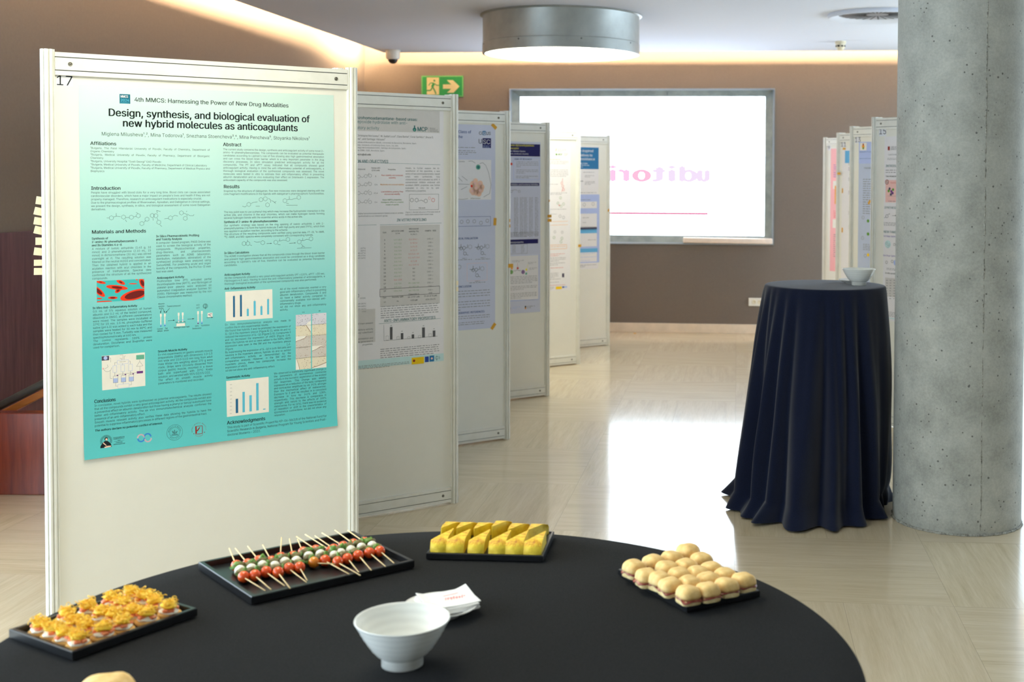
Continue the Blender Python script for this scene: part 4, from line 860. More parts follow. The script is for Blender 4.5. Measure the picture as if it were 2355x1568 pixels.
P.disc(1099.6, 384.3, 6, 'fill_mint', 'diagram', 2); P.disc(1099.8, 384.5, 3.6, 'ink_teal', 'diagram', 3)
for dx, dy, r_ in ((0, 0, 11), (-9, -7, 7), (9, -8, 7), (-10, 8, 8), (10, 6, 8), (0, 13, 7), (-2, -14, 6), (6, 15, 7), (-8, 13, 6), (14, 0, 6)): P.disc(1095.5 + dx * .95, 430 + dy, r_, 'fill_peach', 'diagram', 2)
for dx, dy in ((0, 2), (-9, 9), (8, 8), (-3, -8), (7, -8), (-11, -2)): P.disc(1095.5 + dx, 430 + dy, 3, 'cell_red' if (dx, dy) == (-11, -2) else 'fill_rose', 'diagram', 3)
for q in ([(1077, 371), (1085, 370), (1093, 375)], [(1103, 376), (1110, 374), (1117, 380), (1124, 398), (1129, 425), (1126, 445), (1112, 453)], [(1050, 457.5), (1065, 458.5), (1076, 456.5)], [(1053, 407), (1063, 417)], [(1062, 405), (1075, 415)], [(1053, 423), (1080, 424)], [(1060, 436), (1074, 429)]): P.line(q, .8, 'ink_grey')
P.t('Cytokine', 1054, 372.5, 4, None, 'ink_soft', 'diagram', 0, 'L', 2); P.t('Inflammation', 1082, 457.5, 4, 1105, 'ink_soft', 'diagram', layer=2)
P.frame((1050, 498.8), (1128, 519), .8, 'ink_blue', 'diagram'); P.hexs([(1061.5, 510), (1076, 509), (1090.5, 508.8), (1106, 512.5), (1120.5, 507.5)], 4.2, .8, 'ink_grey')
P.t('GICAL EVALUATION', 1052, 551, 6.4, 1099, 'ink_blue', 'headings', .03)
for x, y in ((1060, 571), (1100, 570), (1088, 621)):
    P.hexs([(x, y), (x + 7, y - 1), (x + 9, y + 12)], 4, .8, 'ink_soft'); P.hexs([(x + 21, y - 3.5)], 5, .6, 'ink_grey'); P.line([(x - 8, y - 2), (x, y), (x, y - 10)], .9); P.line([(x + 7, y + 2), (x + 5, y + 8)], .8); P.line([(x + 11, y - 1), (x + 15, y - 2), (x + 15, y - 9)], .9); P.line([(x + 12, y + 14), (x + 17, y + 16)], .7)
for x0, x1, y in ((1051, 1085, 598.3), (1093, 1127, 597), (1079, 1116, 651)): P.greek(x0, y, x1, 3, 1, 2, 'ink_soft', last=1); P.greek((x0 + x1) / 2 - 5, y - 3.8, (x0 + x1) / 2 + 6, 3, 1, 2, 'ink_soft', last=1)
P.frame((1074, 606), (1120, 644), .6, 'fill_rose', 'diagram'); P.hexs([(1056, 614)], 5, .8, 'ink_grey')
P.t('CONCLUSION', 1050, 662, 6.4, 1084, 'ink_blue', 'headings', .03); P.greek(1051, 671, 1127, 6.2, 3, 2.4, 'ink_soft', last=.99); P.greek(1051, 695.5, 1127, 6.2, 4, 2.4, 'ink_soft', last=.1)
P.t('IOGRAPHIC REFERENCES', 1050.5, 722.5, 6.4, 1114, 'ink_blue', 'headings', .03); P.greek(1051, 729, 1126, 5, 2, 2.2, 'ink_soft', last=1); P.greek(1051, 743.6, 1114, 4.6, 2, 2.2, 'ink_soft', last=1)
P.done()
# ------------------------------------------------------------------ fourth poster (navy bands)
f4 = Frame(panels[4]); tr = f4.uv(1243, 327); br = f4.uv(1236.5, 717)
P = Poster(4, (tr.x - .842, br.y), (tr.x, tr.y), 'grey poster with navy header bands and coloured hexagon chain', 'paper_lilac')
P.rect((1110, 329), (1242, 360), 'fill_navy', 'header_band'); P.t('new diphenethylamines', 1228, 336.8, 5.6, None, 'ink_yellow', 'title', .03, 'R', 2); P.t('receptor', 1193, 343, 5.6, None, 'ink_yellow', 'title', .03, 'R', 2); P.t('Helmut Schmidhammer, Mariana Spetea', 1208, 349.4, 4.4, None, 'ink_white', 'title', .02, 'R', 2); P.t('University of Innsbruck, Innsbruck (Austria)', 1215.5, 355.5, 4.2, None, 'ink_white', 'title', .02, 'R', 2)
P.frame((1181, 363), (1240.5, 413), .9, 'fill_lav', 'diagram'); P.t('AIMS OF RESEARCH', 1183, 367.5, 5, 1223, 'ink_blue', 'headings', .03, layer=2)
P.greek(1187, 372.5, 1238, 3.7, 4, 1.7, last=.2); P.greek(1187, 391, 1238, 3.6, 3, 1.7, last=.4); P.greek(1187, 405.5, 1238, 3.5, 2, 1.7, last=.6)
P.disc(1176, 377, 3, 'ink_red', 'diagram', 2)
P.rect((1110, 420.5), (1240, 427.5), 'fill_navy', 'header_band'); P.t('Binding Affinities and Functional Activities', 1238, 426, 4.6, None, 'ink_white', 'title', .02, 'R', 2)
P.hexs([(1176, 440), (1194, 440)], 3, .6, 'ink_grey'); P.line([(1178, 438), (1184, 436), (1190, 438)], .6, 'ink_grey')
for x, w in ((1187, 10), (1199.5, 8), (1209, 8), (1221, 9), (1234, 8)): P.greek(x - w / 2, 455, x + w / 2, 2.8, 33, 1.5, 'ink_grey', last=1)
P.greek(1174, 535, 1239, 2.5, 5, 1.5, 'fill_dgrey')
P.rect((1110, 553), (1237.5, 559.5), 'fill_navy', 'header_band'); P.t('physicochemical properties', 1204, 558, 4.6, None, 'ink_white', 'title', .02, 'R', 2)
P.frame((1173, 562), (1212.5, 582.5), .5, 'ink_grey', 'diagram'); 
for x in (1182, 1202): P.greek(x - 4, 565, x + 4, 3.1, 6, 1.5, last=1)
P.rect((1110, 589), (1238.5, 688), 'paper_white', 'figure_card'); P.frame((1173, 588), (1238.5, 688), 1, 'fill_lav', 'diagram')
P.greek(1178, 600, 1206, 2.8, 2, 1.6); P.greek(1214, 604, 1233, 2.8, 2, 1.6); P.greek(1217, 617, 1235, 2.8, 2, 1.6)
for x, y, r_, mt in ((1176, 625.5, 4.6, 'fill_leaf'), (1202.8, 625.3, 4.6, 'fill_plum')): P.disc(x, y, r_, mt); P.ink('diagram', 'ink_white', 3).hexa(*P.uv(x, y), .007, .0012)
for x, y, mt in ((1177, 617, 'ink_orange'), (1190.5, 616.5, 'ink_red'), (1210.5, 619.8, 'fill_lemon'), (1210, 629, 'fill_mint')): P.disc(x, y, 2.7, mt)
P.line([(1181, 622), (1185, 623), (1189, 620), (1193, 622), (1198, 622)], .7); P.line([(1190, 605), (1190.3, 613)], .6, 'ink_red'); P.line([(1214, 608), (1211.5, 616)], .6, 'fill_lemon')
P.greek(1174, 637.5, 1236, 3.7, 5, 1.9, last=.8); P.greek(1174, 660, 1235, 3.6, 3, 1.9, last=.5); P.greek(1174, 676, 1234, 3.6, 4, 1.9, last=.4)
P.line([(1110, 694), (1236, 688.5)], 1, 'fill_lav'); P.t('E', 1172, 711, 6, None, 'ink_blue', 'logo', .03); P.greek(1178, 707, 1196, 3, 2, 1.7, 'fill_lav', 'logo'); P.rect((1207, 703.5), (1210, 707), 'ink', 'logo', 1); P.rect((1207, 707), (1210, 710.5), 'ink_orange', 'logo', 1); P.greek(1212, 705, 1230, 3.4, 2, 2, 'ink_soft', 'logo')
P.done()
# ------------------------------------------------------------------ fifth poster
f5 = Frame(panels[5]); tr = f5.uv(1312, 331); br = f5.uv(1305, 667)
P = Poster(5, (tr.x - .842, br.y), (tr.x, tr.y), 'pale poster with small orange and green logos on the yellow lit panel', 'paper_white')
P.t('2', 1276.5, 347, 7.5, None, 'ink_orange', 'logo', .03); P.greek(1282, 343, 1302, 2.8, 3, 1.4, 'ink_grey', 'logo'); P.t('MCP', 1283, 357, 6, 1293, 'ink_green', 'logo', .03); P.disc(1279.5, 355, 2.3, 'ink_green', 'logo'); P.greek(1297, 353, 1306, 2.6, 3, 1.4, 'ink_grey', 'logo')
P.greek(1240, 366.5, 1288, 3, 1, 1.6, 'ink_orange', last=1); P.greek(1240, 370.5, 1307, 3, 3, 1.4, last=.9); P.greek(1266, 391, 1307, 3.7, 5, 1.5, last=.9)
P.hexs([(1292, 421), (1294, 428), (1296, 436)], 3, .7, 'ink_red'); P.line([(1294, 410), (1293, 418)], .8, 'ink_red'); P.line([(1295, 431), (1292, 441)], .8, 'ink_red'); P.greek(1240, 424, 1284, 3, 1, 1.3, last=1)
P.greek(1240, 444, 1304, 3.2, 2, 1.4, last=.8); P.hexs([(1289, 455), (1283, 467), (1296, 469), (1290, 474)], 3, .6, 'ink_green'); P.disc(1286, 472, 1.5, 'ink_red'); P.greek(1240, 482, 1302, 3, 1, 1.4, last=1); P.hexs([(1288, 497), (1296, 500)], 3.4, .6, 'ink_grey'); P.greek(1240, 493, 1280, 3, 1, 1.2, last=1)
P.line([(1230, 511), (1306, 508.5)], .6, 'ink_orange'); P.line([(1230, 519), (1306, 516.5)], .6, 'ink_orange'); P.hexs([(1274, 546), (1292, 548), (1290, 556)], 3.2, .7, 'ink_green'); P.hexs([(1276, 533), (1293, 534)], 3, .6, 'ink_grey')
P.frame((1240, 564.5), (1303, 571.5), .8, 'ink_orange', 'diagram'); P.greek(1266, 568, 1300, 3, 1, 1.6, 'ink_orange', last=1)
P.greek(1262, 585, 1301, 4, 2, 1.7, 'ink_red'); P.greek(1262, 594, 1301, 3.6, 3, 1.6); P.greek(1262, 606, 1300, 4, 2, 1.6); P.greek(1262, 617, 1296, 3, 1, 1.7, 'ink_red', last=1); P.greek(1262, 629, 1284, 3.4, 4, 1.5)
P.rect((1292.5, 628.5), (1297.5, 637.5), 'fill_night', 'logo', 1); P.greek(1262, 643, 1290, 7, 2, 1.5, last=.9); P.line([(1230, 658), (1300, 654.5)], .6, 'ink_red'); P.rect((1278, 659), (1292, 664.7), 'fill_gold', 'logo', 1); P.rect((1293, 658.3), (1297.5, 662), 'fill_eu', 'logo', 1); P.rect((1298, 658), (1304, 661.5), 'fill_lav', 'logo', 1); P.greek(1262, 661, 1274, 2.5, 3, 1.2)
P.done()
# ------------------------------------------------------------------ sixth poster
f6 = Frame(panels[6]); tr = f6.uv(1376.5, 337); br = f6.uv(1380.5, 617)
P = Poster(6, (tr.x - .842, br.y), (tr.x, tr.y), 'poster with a blue header and pale blue blocks, nearest the window', 'paper_white')
P.rect((1290, 337.5), (1376.6, 389), 'fill_blue', 'header_band')
for t_, x1, y in (('bio-inspired', 1364.5, 350), ('derivatives to', 1362.5, 360), ('drug resistance', 1368, 368.8)): P.t(t_, x1, y, 8.2, None, 'ink_white', 'title', .025, 'R', 2)
P.t('Maria Costa', 1351, 377.5, 5, None, 'ink_white', 'title', .02, 'R', 2); P.greek(1330, 380.5, 1355, 4, 2, 2, 'ink_white', 'title', .4, 2)
P.greek(1341, 396.5, 1367, 3, 1, 1.6, last=1); P.greek(1345, 404, 1366, 3.2, 2, 1.6); P.greek(1345, 418, 1368, 3.2, 3, 1.6); P.line([(1335, 416.5), (1341, 416.5)], 1.2, 'ink', 'diagram'); P.greek(1335, 443.5, 1372, 3, 1, 1.8, 'ink_soft', last=1)
P.rect((1290, 447.5), (1378, 603), 'fill_lav', 'block'); P.greek(1335, 460, 1360, 3, 1, 1.8, 'ink_soft', last=1, layer=2)
for y0, y1 in ((464, 478.5), (492, 523), (538, 566), (579.5, 601)): P.rect((1290, y0), (1372.5, y1), 'paper_white', 'block', 2)
P.hexs([(1343.5, 470.5), (1364, 469)], 4, .6, 'ink_grey', 'diagram', 3); P.rect((1290, 523), (1372.5, 528), 'fill_night', 'block', 2); P.rect((1290, 528), (1372.5, 536), 'fill_azure', 'block', 2); P.rect((1290, 573.5), (1374, 579.5), 'fill_azure', 'block', 3)
for q in ((1340, 501, 1356), (1340, 512, 1348), (1352, 552, 1370)): P.greek(q[0], q[1], q[2], 3, 1, 1.5, last=1, layer=3)
P.greek(1335, 584, 1371, 8, 3, 1.5, 'fill_lav', layer=3); P.greek(1334, 610.5, 1371, 3.4, 2, 1.8, 'ink_grey', last=.3)
P.done()
# ------------------------------------------------------------------ right row posters
def rposter(pn, a, w, h, label, mat): 
    p = Frame(panels[pn]).uv(*a); return Poster(pn, (p.x, p.y - h), (p.x + w, p.y), label, mat)
P = rposter(15, (2034.5, 314), .842, 1.19, 'white poster with teal headings and a pink figure box on panel 15', 'paper_white')
P.rect((2042, 336.5), (2046.5, 345.5), 'logo_red', 'logo', 1); P.t('UNIVERSITAT DE', 2048.5, 340.5, 5.4, None, 'ink_soft', 'logo'); P.t('BARCELONA', 2048.5, 345, 5.4, None, 'ink_soft', 'logo'); P.t('Lídia Escolan', 2043, 357, 4.6, 2063, 'ink_soft', 'title'); P.greek(2041, 364.5, 2090, 2.8, 2, 1.6, last=1)
hx_ = lambda t_, x, y: P.t(t_, x, y, 7, None, 'ink_teal', 'headings', .02)
hx_('INTRODUCTION', 2037.5, 384); P.greek(2037, 392, 2100, 5, 2, 2.4, 'ink_soft', last=1); P.t('TWO PROMISING TARGETS', 2037, 407, 4.2, None, 'ink', 'body_text', .03)
P.rect((2037, 414), (2120, 467), 'fill_rose', 'figure_card'); P.disc(2040, 418.5, 5.6, 'logo_red', 'diagram', 2); P.disc(2040, 418.5, 3.7, 'fill_white', 'diagram', 3); P.disc(2040, 418.5, 2, 'logo_red', 'diagram', 4)
for x, y, mt in ((2046, 434, 'fill_night'), (2050, 440, 'fill_plum'), (2044, 439, 'fill_leaf'), (2054, 436, 'fill_leaf'), (2049, 447, 'fill_night'), (2053, 444, 'fill_plum')): P.disc(x, y, 3.2, mt)
P.t('TRANSDUCTION', 2047.5, 422, 4.4, None, 'ink_red', 'diagram', 0, 'L', 2); P.greek(2043, 463, 2066, 2, 1, 1.8, 'ink_soft', last=1, layer=2); P.greek(2042, 451, 2060, 3, 1, 1.5, 'ink_soft', last=.5, layer=2)
hx_('SYNTHESIS OF', 2034, 479.5); P.hexs([(2040, 497)], 4, .8); P.line([(2034, 501), (2037, 499)], .8); P.line([(2043, 493), (2047, 491)], .8); P.arrow((2052, 496), (2063, 495.4)); P.greek(2033, 512, 2100, 3, 3, 1.8, 'ink_grey', last=1)
hx_('NEW FAMILY OF', 2032.5, 535); P.t('1st Stage Optimization', 2032, 544, 4.6, None, 'ink_violet', 'headings', .02); P.disc(2042, 561.5, 9, 'fill_cyan'); P.hexs([(2039, 559), (2045, 563), (2042, 567), (2057, 562), (2063, 560)], 3, .8); P.t('2nd Stage Optimization', 2031, 588.5, 4.6, None, 'ink_violet', 'headings', .02)
P.hexs([(2039, 603), (2052, 601), (2063, 604)], 3.4, .8); P.disc(2060, 604, 6.5, 'fill_lav'); P.greek(2039, 617, 2100, 3, 2, 1.8, last=1); P.t('In vitro activities against', 2036, 629, 4.6, None, 'ink', 'body_text', .03)
P.rect((2036, 638), (2120, 690), 'fill_grey', 'table_band'); 
for x in (2038, 2046, 2055): P.greek(x, 645, x + 4, 6, 8, 2.2, 'ink_soft', last=1, layer=2)
P.greek(2030, 716, 2100, 3, 4, 1.8); P.rect((2028, 728), (2120, 742), 'fill_cyan', 'footer_band')
P.done()
P = rposter(13, (1975.6, 326.5), .842, 1.19, 'slate blue poster with a red and gold crest on panel 13', 'paper_slate')
P.ink('header_band', 'fill_lav', 1).rect(P.o0.x, P.o1.y - .165, P.o1.x, P.o1.y)
P.rect((1978, 328.5), (1993, 345.5), 'fill_white', 'crest', 2); P.disc(1985.5, 336.5, 4.2, 'ink_orange', 'crest', 3); P.disc(1985.5, 340.5, 3, 'fill_leaf', 'crest', 3); P.rect((1984, 330), (1987, 334), 'logo_red', 'crest', 4)
P.t('MINISTRY OF EDUCATION', 1977, 351, 4, None, 'ink_blue', 'title', 0, 'L', 2); P.greek(1977, 365, 2040, 3, 1, 1.4, 'ink_blue', 'title', 1, 2); P.t('FUNDING', 1987, 388, 4.6, None, 'ink_soft', 'title'); P.greek(1985, 413, 2060, 5.2, 16, 2.6, 'ink_grey', last=1)
P.hexs([(1985, 500), (1984, 547), (1990, 588)], 4, .7, 'ink_grey')
for y, mt in ((508, 'fill_leaf'), (538, 'fill_leaf'), (586, 'fill_gold')): P.disc(1996.5, y, 3.8, mt)
P.greek(1985, 562, 2050, 4, 4, 2.2, 'ink_grey', last=1)
P.done()
P = rposter(11, (1937, 342), .842, 1.19, 'white poster with a bright blue header strip on panel 11', 'paper_white')
P.rect((1943.5, 346.5), (2060, 374), 'fill_azure', 'header_band')
for y in (374, 386, 410, 440, 487, 520): P.greek(1951.5, y, 2040, 3, 3, 2, 'fill_plum' if y in (386, 440) else 'ink_grey', last=1)
P.done()
P = rposter(9, (1911, 342), .6, 1.19, 'pink poster on the farthest panel of the right row', 'paper_pink')
for y0, y1, mt in ((380, 415, 'ink_violet'), (486, 504, 'ink_red'), (540, 598, 'ink_grey')): P.greek(1917, y0, 1960, 4.5, int((y1 - y0) / 4.5), 2.4, mt, last=1)
P.rect((1916, 416), (1960, 435), 'fill_white', 'block', 1); P.rect((1915, 504), (1960, 526), 'fill_white', 'block', 1); P.rect((1920, 427), (1960, 470), 'ink_orange', 'block', 2)
P.done()
# ------------------------------------------------------------------ tape strips
def tape(pn, px, py, w, h, rot, label, mat='tape', off=.0045, group='strips of tape on the panels'):
    fr = Frame(panels[pn], off); p = fr.uv(px, py); sc = fr.scale(px, py); bm = bmesh.new(); bx(bm, (0, 0, 0), (w * sc, .0006, h * sc))
    o = fin('tape_strip', bm, mat); o.matrix_world = fr.M @ Matrix.Translation((p.x, -off, p.y)) @ Matrix.Rotation(rot, 4, 'Y')
    return tag(o, label, 'tape', group)
R_ = math.radians
tape(3, 1136.5, 290.5, 15, 8, R_(42), 'slanting orange tape at the top corner of the lilac poster')
tape(3, 1138.3, 509.5, 7.5, 17, R_(3), 'upright orange tape halfway down the edge of the lilac poster')
tape(3, 1134.7, 750, 16, 7.5, R_(-52), 'slanting orange tape at the bottom corner of the lilac poster')
for y in (651, 664.5): tape(2, 1051.8, y, 5, 10, 0, 'pale tape %s on the edge of the second left panel' % ('tab above another' if y < 660 else 'tab below another'), 'tape_pale', .02)
tape(3, 1174.5, 611, 13.5, 9, 0, 'orange tape sticking out beside the coloured hexagon chain', off=.02)
for y in (507, 519.5): tape(3, 1172.5, y, 2.5, 7, 0, 'thin orange tape end, %s of two on the lilac panel edge' % ('upper' if y < 512 else 'lower'), off=.02)
for y in (497, 506.5): tape(4, 1263.8, y, 11, 6.5, 0, 'orange tape, %s of two sticking out beside the yellow lit panel' % ('upper' if y < 500 else 'lower'), off=.02)
tape(4, 1263.3, 461.5, 3, 5, 0, 'tiny orange tape end above two longer strips beside the yellow panel', off=.02)
tape(5, 1333.2, 565, 8.5, 6, 0, 'orange tape sticking out over the lower pale blue blocks', off=.02)
tape(6, 1399.6, 483.5, 4, 6.5, R_(20), 'orange tape on the post nearest the backlit window', off=.02)
tape(11, 1941.5, 342, 9, 5, R_(2), 'orange tape across the top of the poster on panel 11')
tape(11, 1929.2, 398.8, 10, 5.2, 0, 'orange tape wrapped on the post of panel 11', off=.0225)
tape(11, 1937.5, 438.3, 3.6, 11, 0, 'upright orange tape in the middle of panel 11')
tape(11, 1937, 529, 4, 11, 0, 'upright orange tape low on panel 11')
tape(13, 1999.3, 465, 6, 10, R_(30), 'slanting orange tape on the slate blue poster edge')
# spare pale tape tabs along the edge of panel 17
pm = Frame(panels[1], -.0228); 
for i, (y0, y1, xl, ro) in enumerate(((451.5, 471.5, 83.5, 9), (477, 496.5, 79.5, 14), (499.5, 518.5, 79, 10), (520.5, 540, 79.5, 15), (545, 564, 82.5, 1), (569, 588.5, 79, 8), (596, 612, 79, 1), (615, 633, 79, 2))):
    p = pm.uv((xl + 104) / 2, (y0 + y1) / 2); sc = pm.scale(90, 540); bm = bmesh.new(); bx(bm, (0, 0, 0), ((104 - xl) * sc, .0006, (y1 - y0 - 2) * sc))
    o = fin('tape_strip', bm, 'tape_pale'); o.matrix_world = pm.M @ Matrix.Translation((p.x, .0222, p.y)) @ Matrix.Rotation(R_(ro), 4, 'Y')
    tag(o, 'pale tape tab, %s from the top of eight beside panel 17' % ('first', 'second', 'third', 'fourth', 'fifth', 'sixth', 'seventh', 'eighth')[i], 'tape', 'spare pale tape tabs on the nearest panel')
# ------------------------------------------------------------------ ceiling fittings
la, lb_ = atz(1112.5, 37, ZC), atz(1470.5, 37, ZC); lc = (la + lb_) / 2; LR = (lb_ - la).length / 2
lamp = thing('ceiling_lamp', 'large round galvanised ceiling lamp with a glowing white diffuser', 'ceiling lamp', (lc.x, lc.y, ZC))
bm = bmesh.new(); lathe(bm, [(LR + .02, 0), (LR + .022, -.006), (LR + .002, -.012), (LR, -.02), (LR, -.222), (LR - .008, -.222), (LR - .008, -.01)], 96); fin('housing', bm, 'steel', lamp, True, auto=35)
bm = bmesh.new(); lathe(bm, [(LR - .007, -.2), (LR + .0015, -.2225), (LR + .003, -.2235), (LR + .003, -.302), (LR - .014, -.304), (LR - .016, -.27), (LR - .016, -.2)], 96); fin('lower_band', bm, 'steel', lamp, True, auto=35)
bm = bmesh.new(); lathe(bm, [(0, -.298), (LR - .0165, -.298), (LR - .0165, -.28), (0, -.28)], 96); fin('diffuser', bm, 'lamp_diffuser_yellow', lamp)
for k in range(8):
    an = 2 * PI * k / 8 + .3; bm = bmesh.new(); lathe(bm, [(0, .003), (.006, .003), (.007, 0)], 10)
    bmesh.ops.transform(bm, matrix=Matrix.Translation((math.cos(an) * (LR + .002), math.sin(an) * (LR + .002), -.238)) @ Matrix.Rotation(an, 4, 'Z') @ Matrix.Rotation(PI / 2, 4, 'Y'), verts=bm.verts); fin('rivet', bm, 'groove', lamp)
l2 = copy_tree(lamp)
for ch in l2.children:
    if ch.name.startswith('diffuser'): ch.data = ch.data.copy(); ch.data.materials[0] = M['lamp_diffuser']
l2.location = l2.location; l2.location = (-1.05, 3.2, ZC); l2['label'] = 'round galvanised ceiling lamp above the food table'
vc = atz(2018, 33, ZC); VR = (atz(1903, 34, ZC) - vc).length
vent = thing('ceiling_vent', 'round white ceiling air diffuser with dark radial slots', 'vent', (vc.x, vc.y, ZC))
bm = bmesh.new(); lathe(bm, [(VR - .004, 0), (VR, -.012), (VR - .004, -.03), (VR - .012, -.032), (VR - .085, -.003), (VR - .085, 0)], 72); fin('collar', bm, 'ceiling', vent, True, auto=40)
bm = bmesh.new(); lathe(bm, [(0, -.0035), (VR - .084, -.0035), (VR - .084, -.0005), (0, -.0005)], 64); fin('face_plate', bm, 'steel_edge', vent)
bm = bmesh.new()
for k in range(28):
    an = 2 * PI * k / 28; bx(bm, ((VR - .09) * .62, 0, -.0042), ((VR - .09) * .66, .013, .0012), mx=Matrix.Rotation(an, 4, 'Z'))
fin('slots', bm, 'dark', vent)
d = atz(903.5, 115, ZC); cc = thing('security_camera', 'small white dome camera hanging at the ceiling edge', 'camera', (d.x, d.y, ZC))
bm = bmesh.new(); lathe(bm, [(0, 0), (.072, 0), (.074, -.004), (.071, -.03), (.071, -.075), (.06, -.092), (.046, -.094), (0, -.094)], 32); fin('housing', bm, 'white_plastic', cc, True, auto=40)
bm = bmesh.new(); lathe(bm, [(.048, -.09)] + [(.048 * math.cos(t * PI / 2 / 8), -.094 - .044 * math.sin(t * PI / 2 / 8)) for t in range(1, 9)], 28); fin('dome', bm, 'dark', cc, True)
d = atz(1933, 95, ZC); sd = thing('smoke_detector', 'small cream smoke detector on the ceiling left of the column', 'smoke detector', (d.x, d.y, ZC))
bm = bmesh.new(); lathe(bm, [(0, 0), (.05, 0), (.05, -.022), (.046, -.026), (.043, -.034), (.043, -.056), (.04, -.06), (.034, -.07), (.028, -.082), (0, -.084)], 28); fin('body', bm, 'cream_plastic', sd, True, auto=30)
for k in range(8):
    bm = bmesh.new(); bx(bm, (.0432, 0, -.045), (.003, .02, .015), mx=Matrix.Rotation(2 * PI * k / 8 + .2, 4, 'Z')); fin('slot', bm, 'dark', sd)
# ------------------------------------------------------------------ on the far wall
FWM = Matrix.Translation(win.location) @ Matrix.Rotation(win.rotation_euler.z, 4, 'Z')
def wallpt(x, y, d=-.01): return on_win(x, y, d)
p, q = wallpt(969, 174.3), wallpt(1065.3, 222.8); w, h = q.x - p.x, p.z - q.z
ex = thing('exit_sign', 'green emergency exit sign with a running figure and an arrow', 'sign'); ex.matrix_world = FWM @ Matrix.Translation((p.x, 0, q.z))
bm = bmesh.new(); bx(bm, (w / 2, -.005, h / 2), (w, .009, h), .002); fin('backing', bm, 'sign_edge', ex)
k = Ink(); k.rect(.012, .012, w - .012, h - .012); pyd('green_field', [(v[0], -.0100, v[1]) for v in k.v], k.f, 'sign_green', ex)
sx = lambda x: (x - 405) / 818 * w; sy = lambda y: h - (y - 115) / 413 * h
k = Ink(); k.rect(sx(512), sy(482), sx(752), sy(148)); pyd('door_panel', [(v[0], -.0104, v[1]) for v in k.v], k.f, 'sign_cream', ex)
k = Ink(); k.poly([(sx(a), sy(b)) for a, b in ((828, 285), (990, 285), (905, 200), (1022, 200), (1150, 322), (1035, 448), (905, 448), (985, 370), (828, 370))]); pyd('arrow', [(v[0], -.0104, v[1]) for v in k.v], k.f, 'sign_cream', ex)
k = Ink(); k.disc(sx(660), sy(210), .0105, 20)
for pts, wd_ in (([(655, 262), (615, 335)], .026), ([(650, 255), (580, 258), (548, 305)], .0095), ([(660, 265), (700, 300), (752, 302)], .0095), ([(618, 340), (590, 400), (495, 405)], .0125), ([(630, 340), (665, 400), (692, 470)], .0135)): k.line([(sx(a), sy(b)) for a, b in pts], wd_)
pyd('running_figure', [(v[0], -.0108, v[1]) for v in k.v], k.f, 'sign_green', ex)
p = wallpt(1721.5, 685); q = wallpt(1746, 703.8); h = p.z - q.z; w = .155
so = thing('wall_outlet', 'white double wall outlet beside the tall cloth covered table', 'outlet'); so.matrix_world = FWM @ Matrix.Translation((p.x, 0, q.z))
bm = bmesh.new(); bx(bm, (w / 2, -.006, h / 2), (w, .012, h), .003); fin('plate', bm, 'white_plastic', so)
for x in (w * .36, w * .72):
    bm = bmesh.new(); lathe(bm, [(.0195, .0005), (.0215, .0015), (.0195, .0025), (.017, .001), (0, .0005)], 24); bmesh.ops.transform(bm, matrix=Matrix.Translation((x, -.012, h / 2)) @ Matrix.Rotation(PI / 2, 4, 'X'), verts=bm.verts); fin('socket', bm, 'cream_plastic', so, True)
p, q = wallpt(1571, 543.5, -.03), wallpt(1776.5, 559.5, -.03)
bm = bmesh.new(); bx(bm, ((q.x - p.x) / 2, 0, .027), (q.x - p.x, .09, .054), .008, seg=3)
o = fin('wooden_board', bm, 'board_pale', None, True, auto=40); o.matrix_world = FWM @ Matrix.Translation((p.x, -.012, WZ0 + .0185)) @ Matrix.Rotation(R_(.35), 4, 'Y'); tag(o, 'pale board lying on the lower right ledge of the backlit window', 'board')
p = atz(1460, 767, 0); bm = bmesh.new(); bx(bm, (0, 0, .003), (.024, .018, .006), .002); o = fin('tape_scrap', bm, 'tape', loc=(p.x, p.y, 0)); tag(o, 'small orange scrap on the floor by the far skirting', 'scrap')
# ------------------------------------------------------------------ column
PC, PR = Vector((1.543, 5.70, 0)), .2935
col = thing('concrete_column', 'round raw concrete column at the right edge beside the tall table', 'column', PC)
bm = bmesh.new(); lathe(bm, [(0, 0), (PR - .006, 0), (PR, .012)] + [(PR, .012 + k * (ZC - .012) / 40) for k in range(1, 41)] + [(0, ZC)], 128); fin('shaft', bm, 'concrete', col, True, auto=40)
bm = bmesh.new()      # rough seam left by the formwork
sp = atz(2252, 1231, 0) - PC; sa = math.atan2(sp.y, sp.x)
tube(bm, [(math.cos(sa + random.uniform(-.006, .006)) * (PR - .0015), math.sin(sa + random.uniform(-.006, .006)) * (PR - .0015), z * .04) for z in range(0, 72)], [.0022 + random.random() * .0024 for z in range(72)], 6); fin('seam', bm, 'concrete_seam', col)
bm = bmesh.new()      # chipped mortar where it meets the floor
pts = []
for k in range(121): an = 2 * PI * k / 120; rr = PR + random.uniform(-.003, .001); pts.append((rr * math.cos(an), rr * math.sin(an), .003))
tube(bm, pts, [.005 + random.random() * .005 for _ in pts], 6); fin('mortar_edge', bm, 'concrete_seam', col)
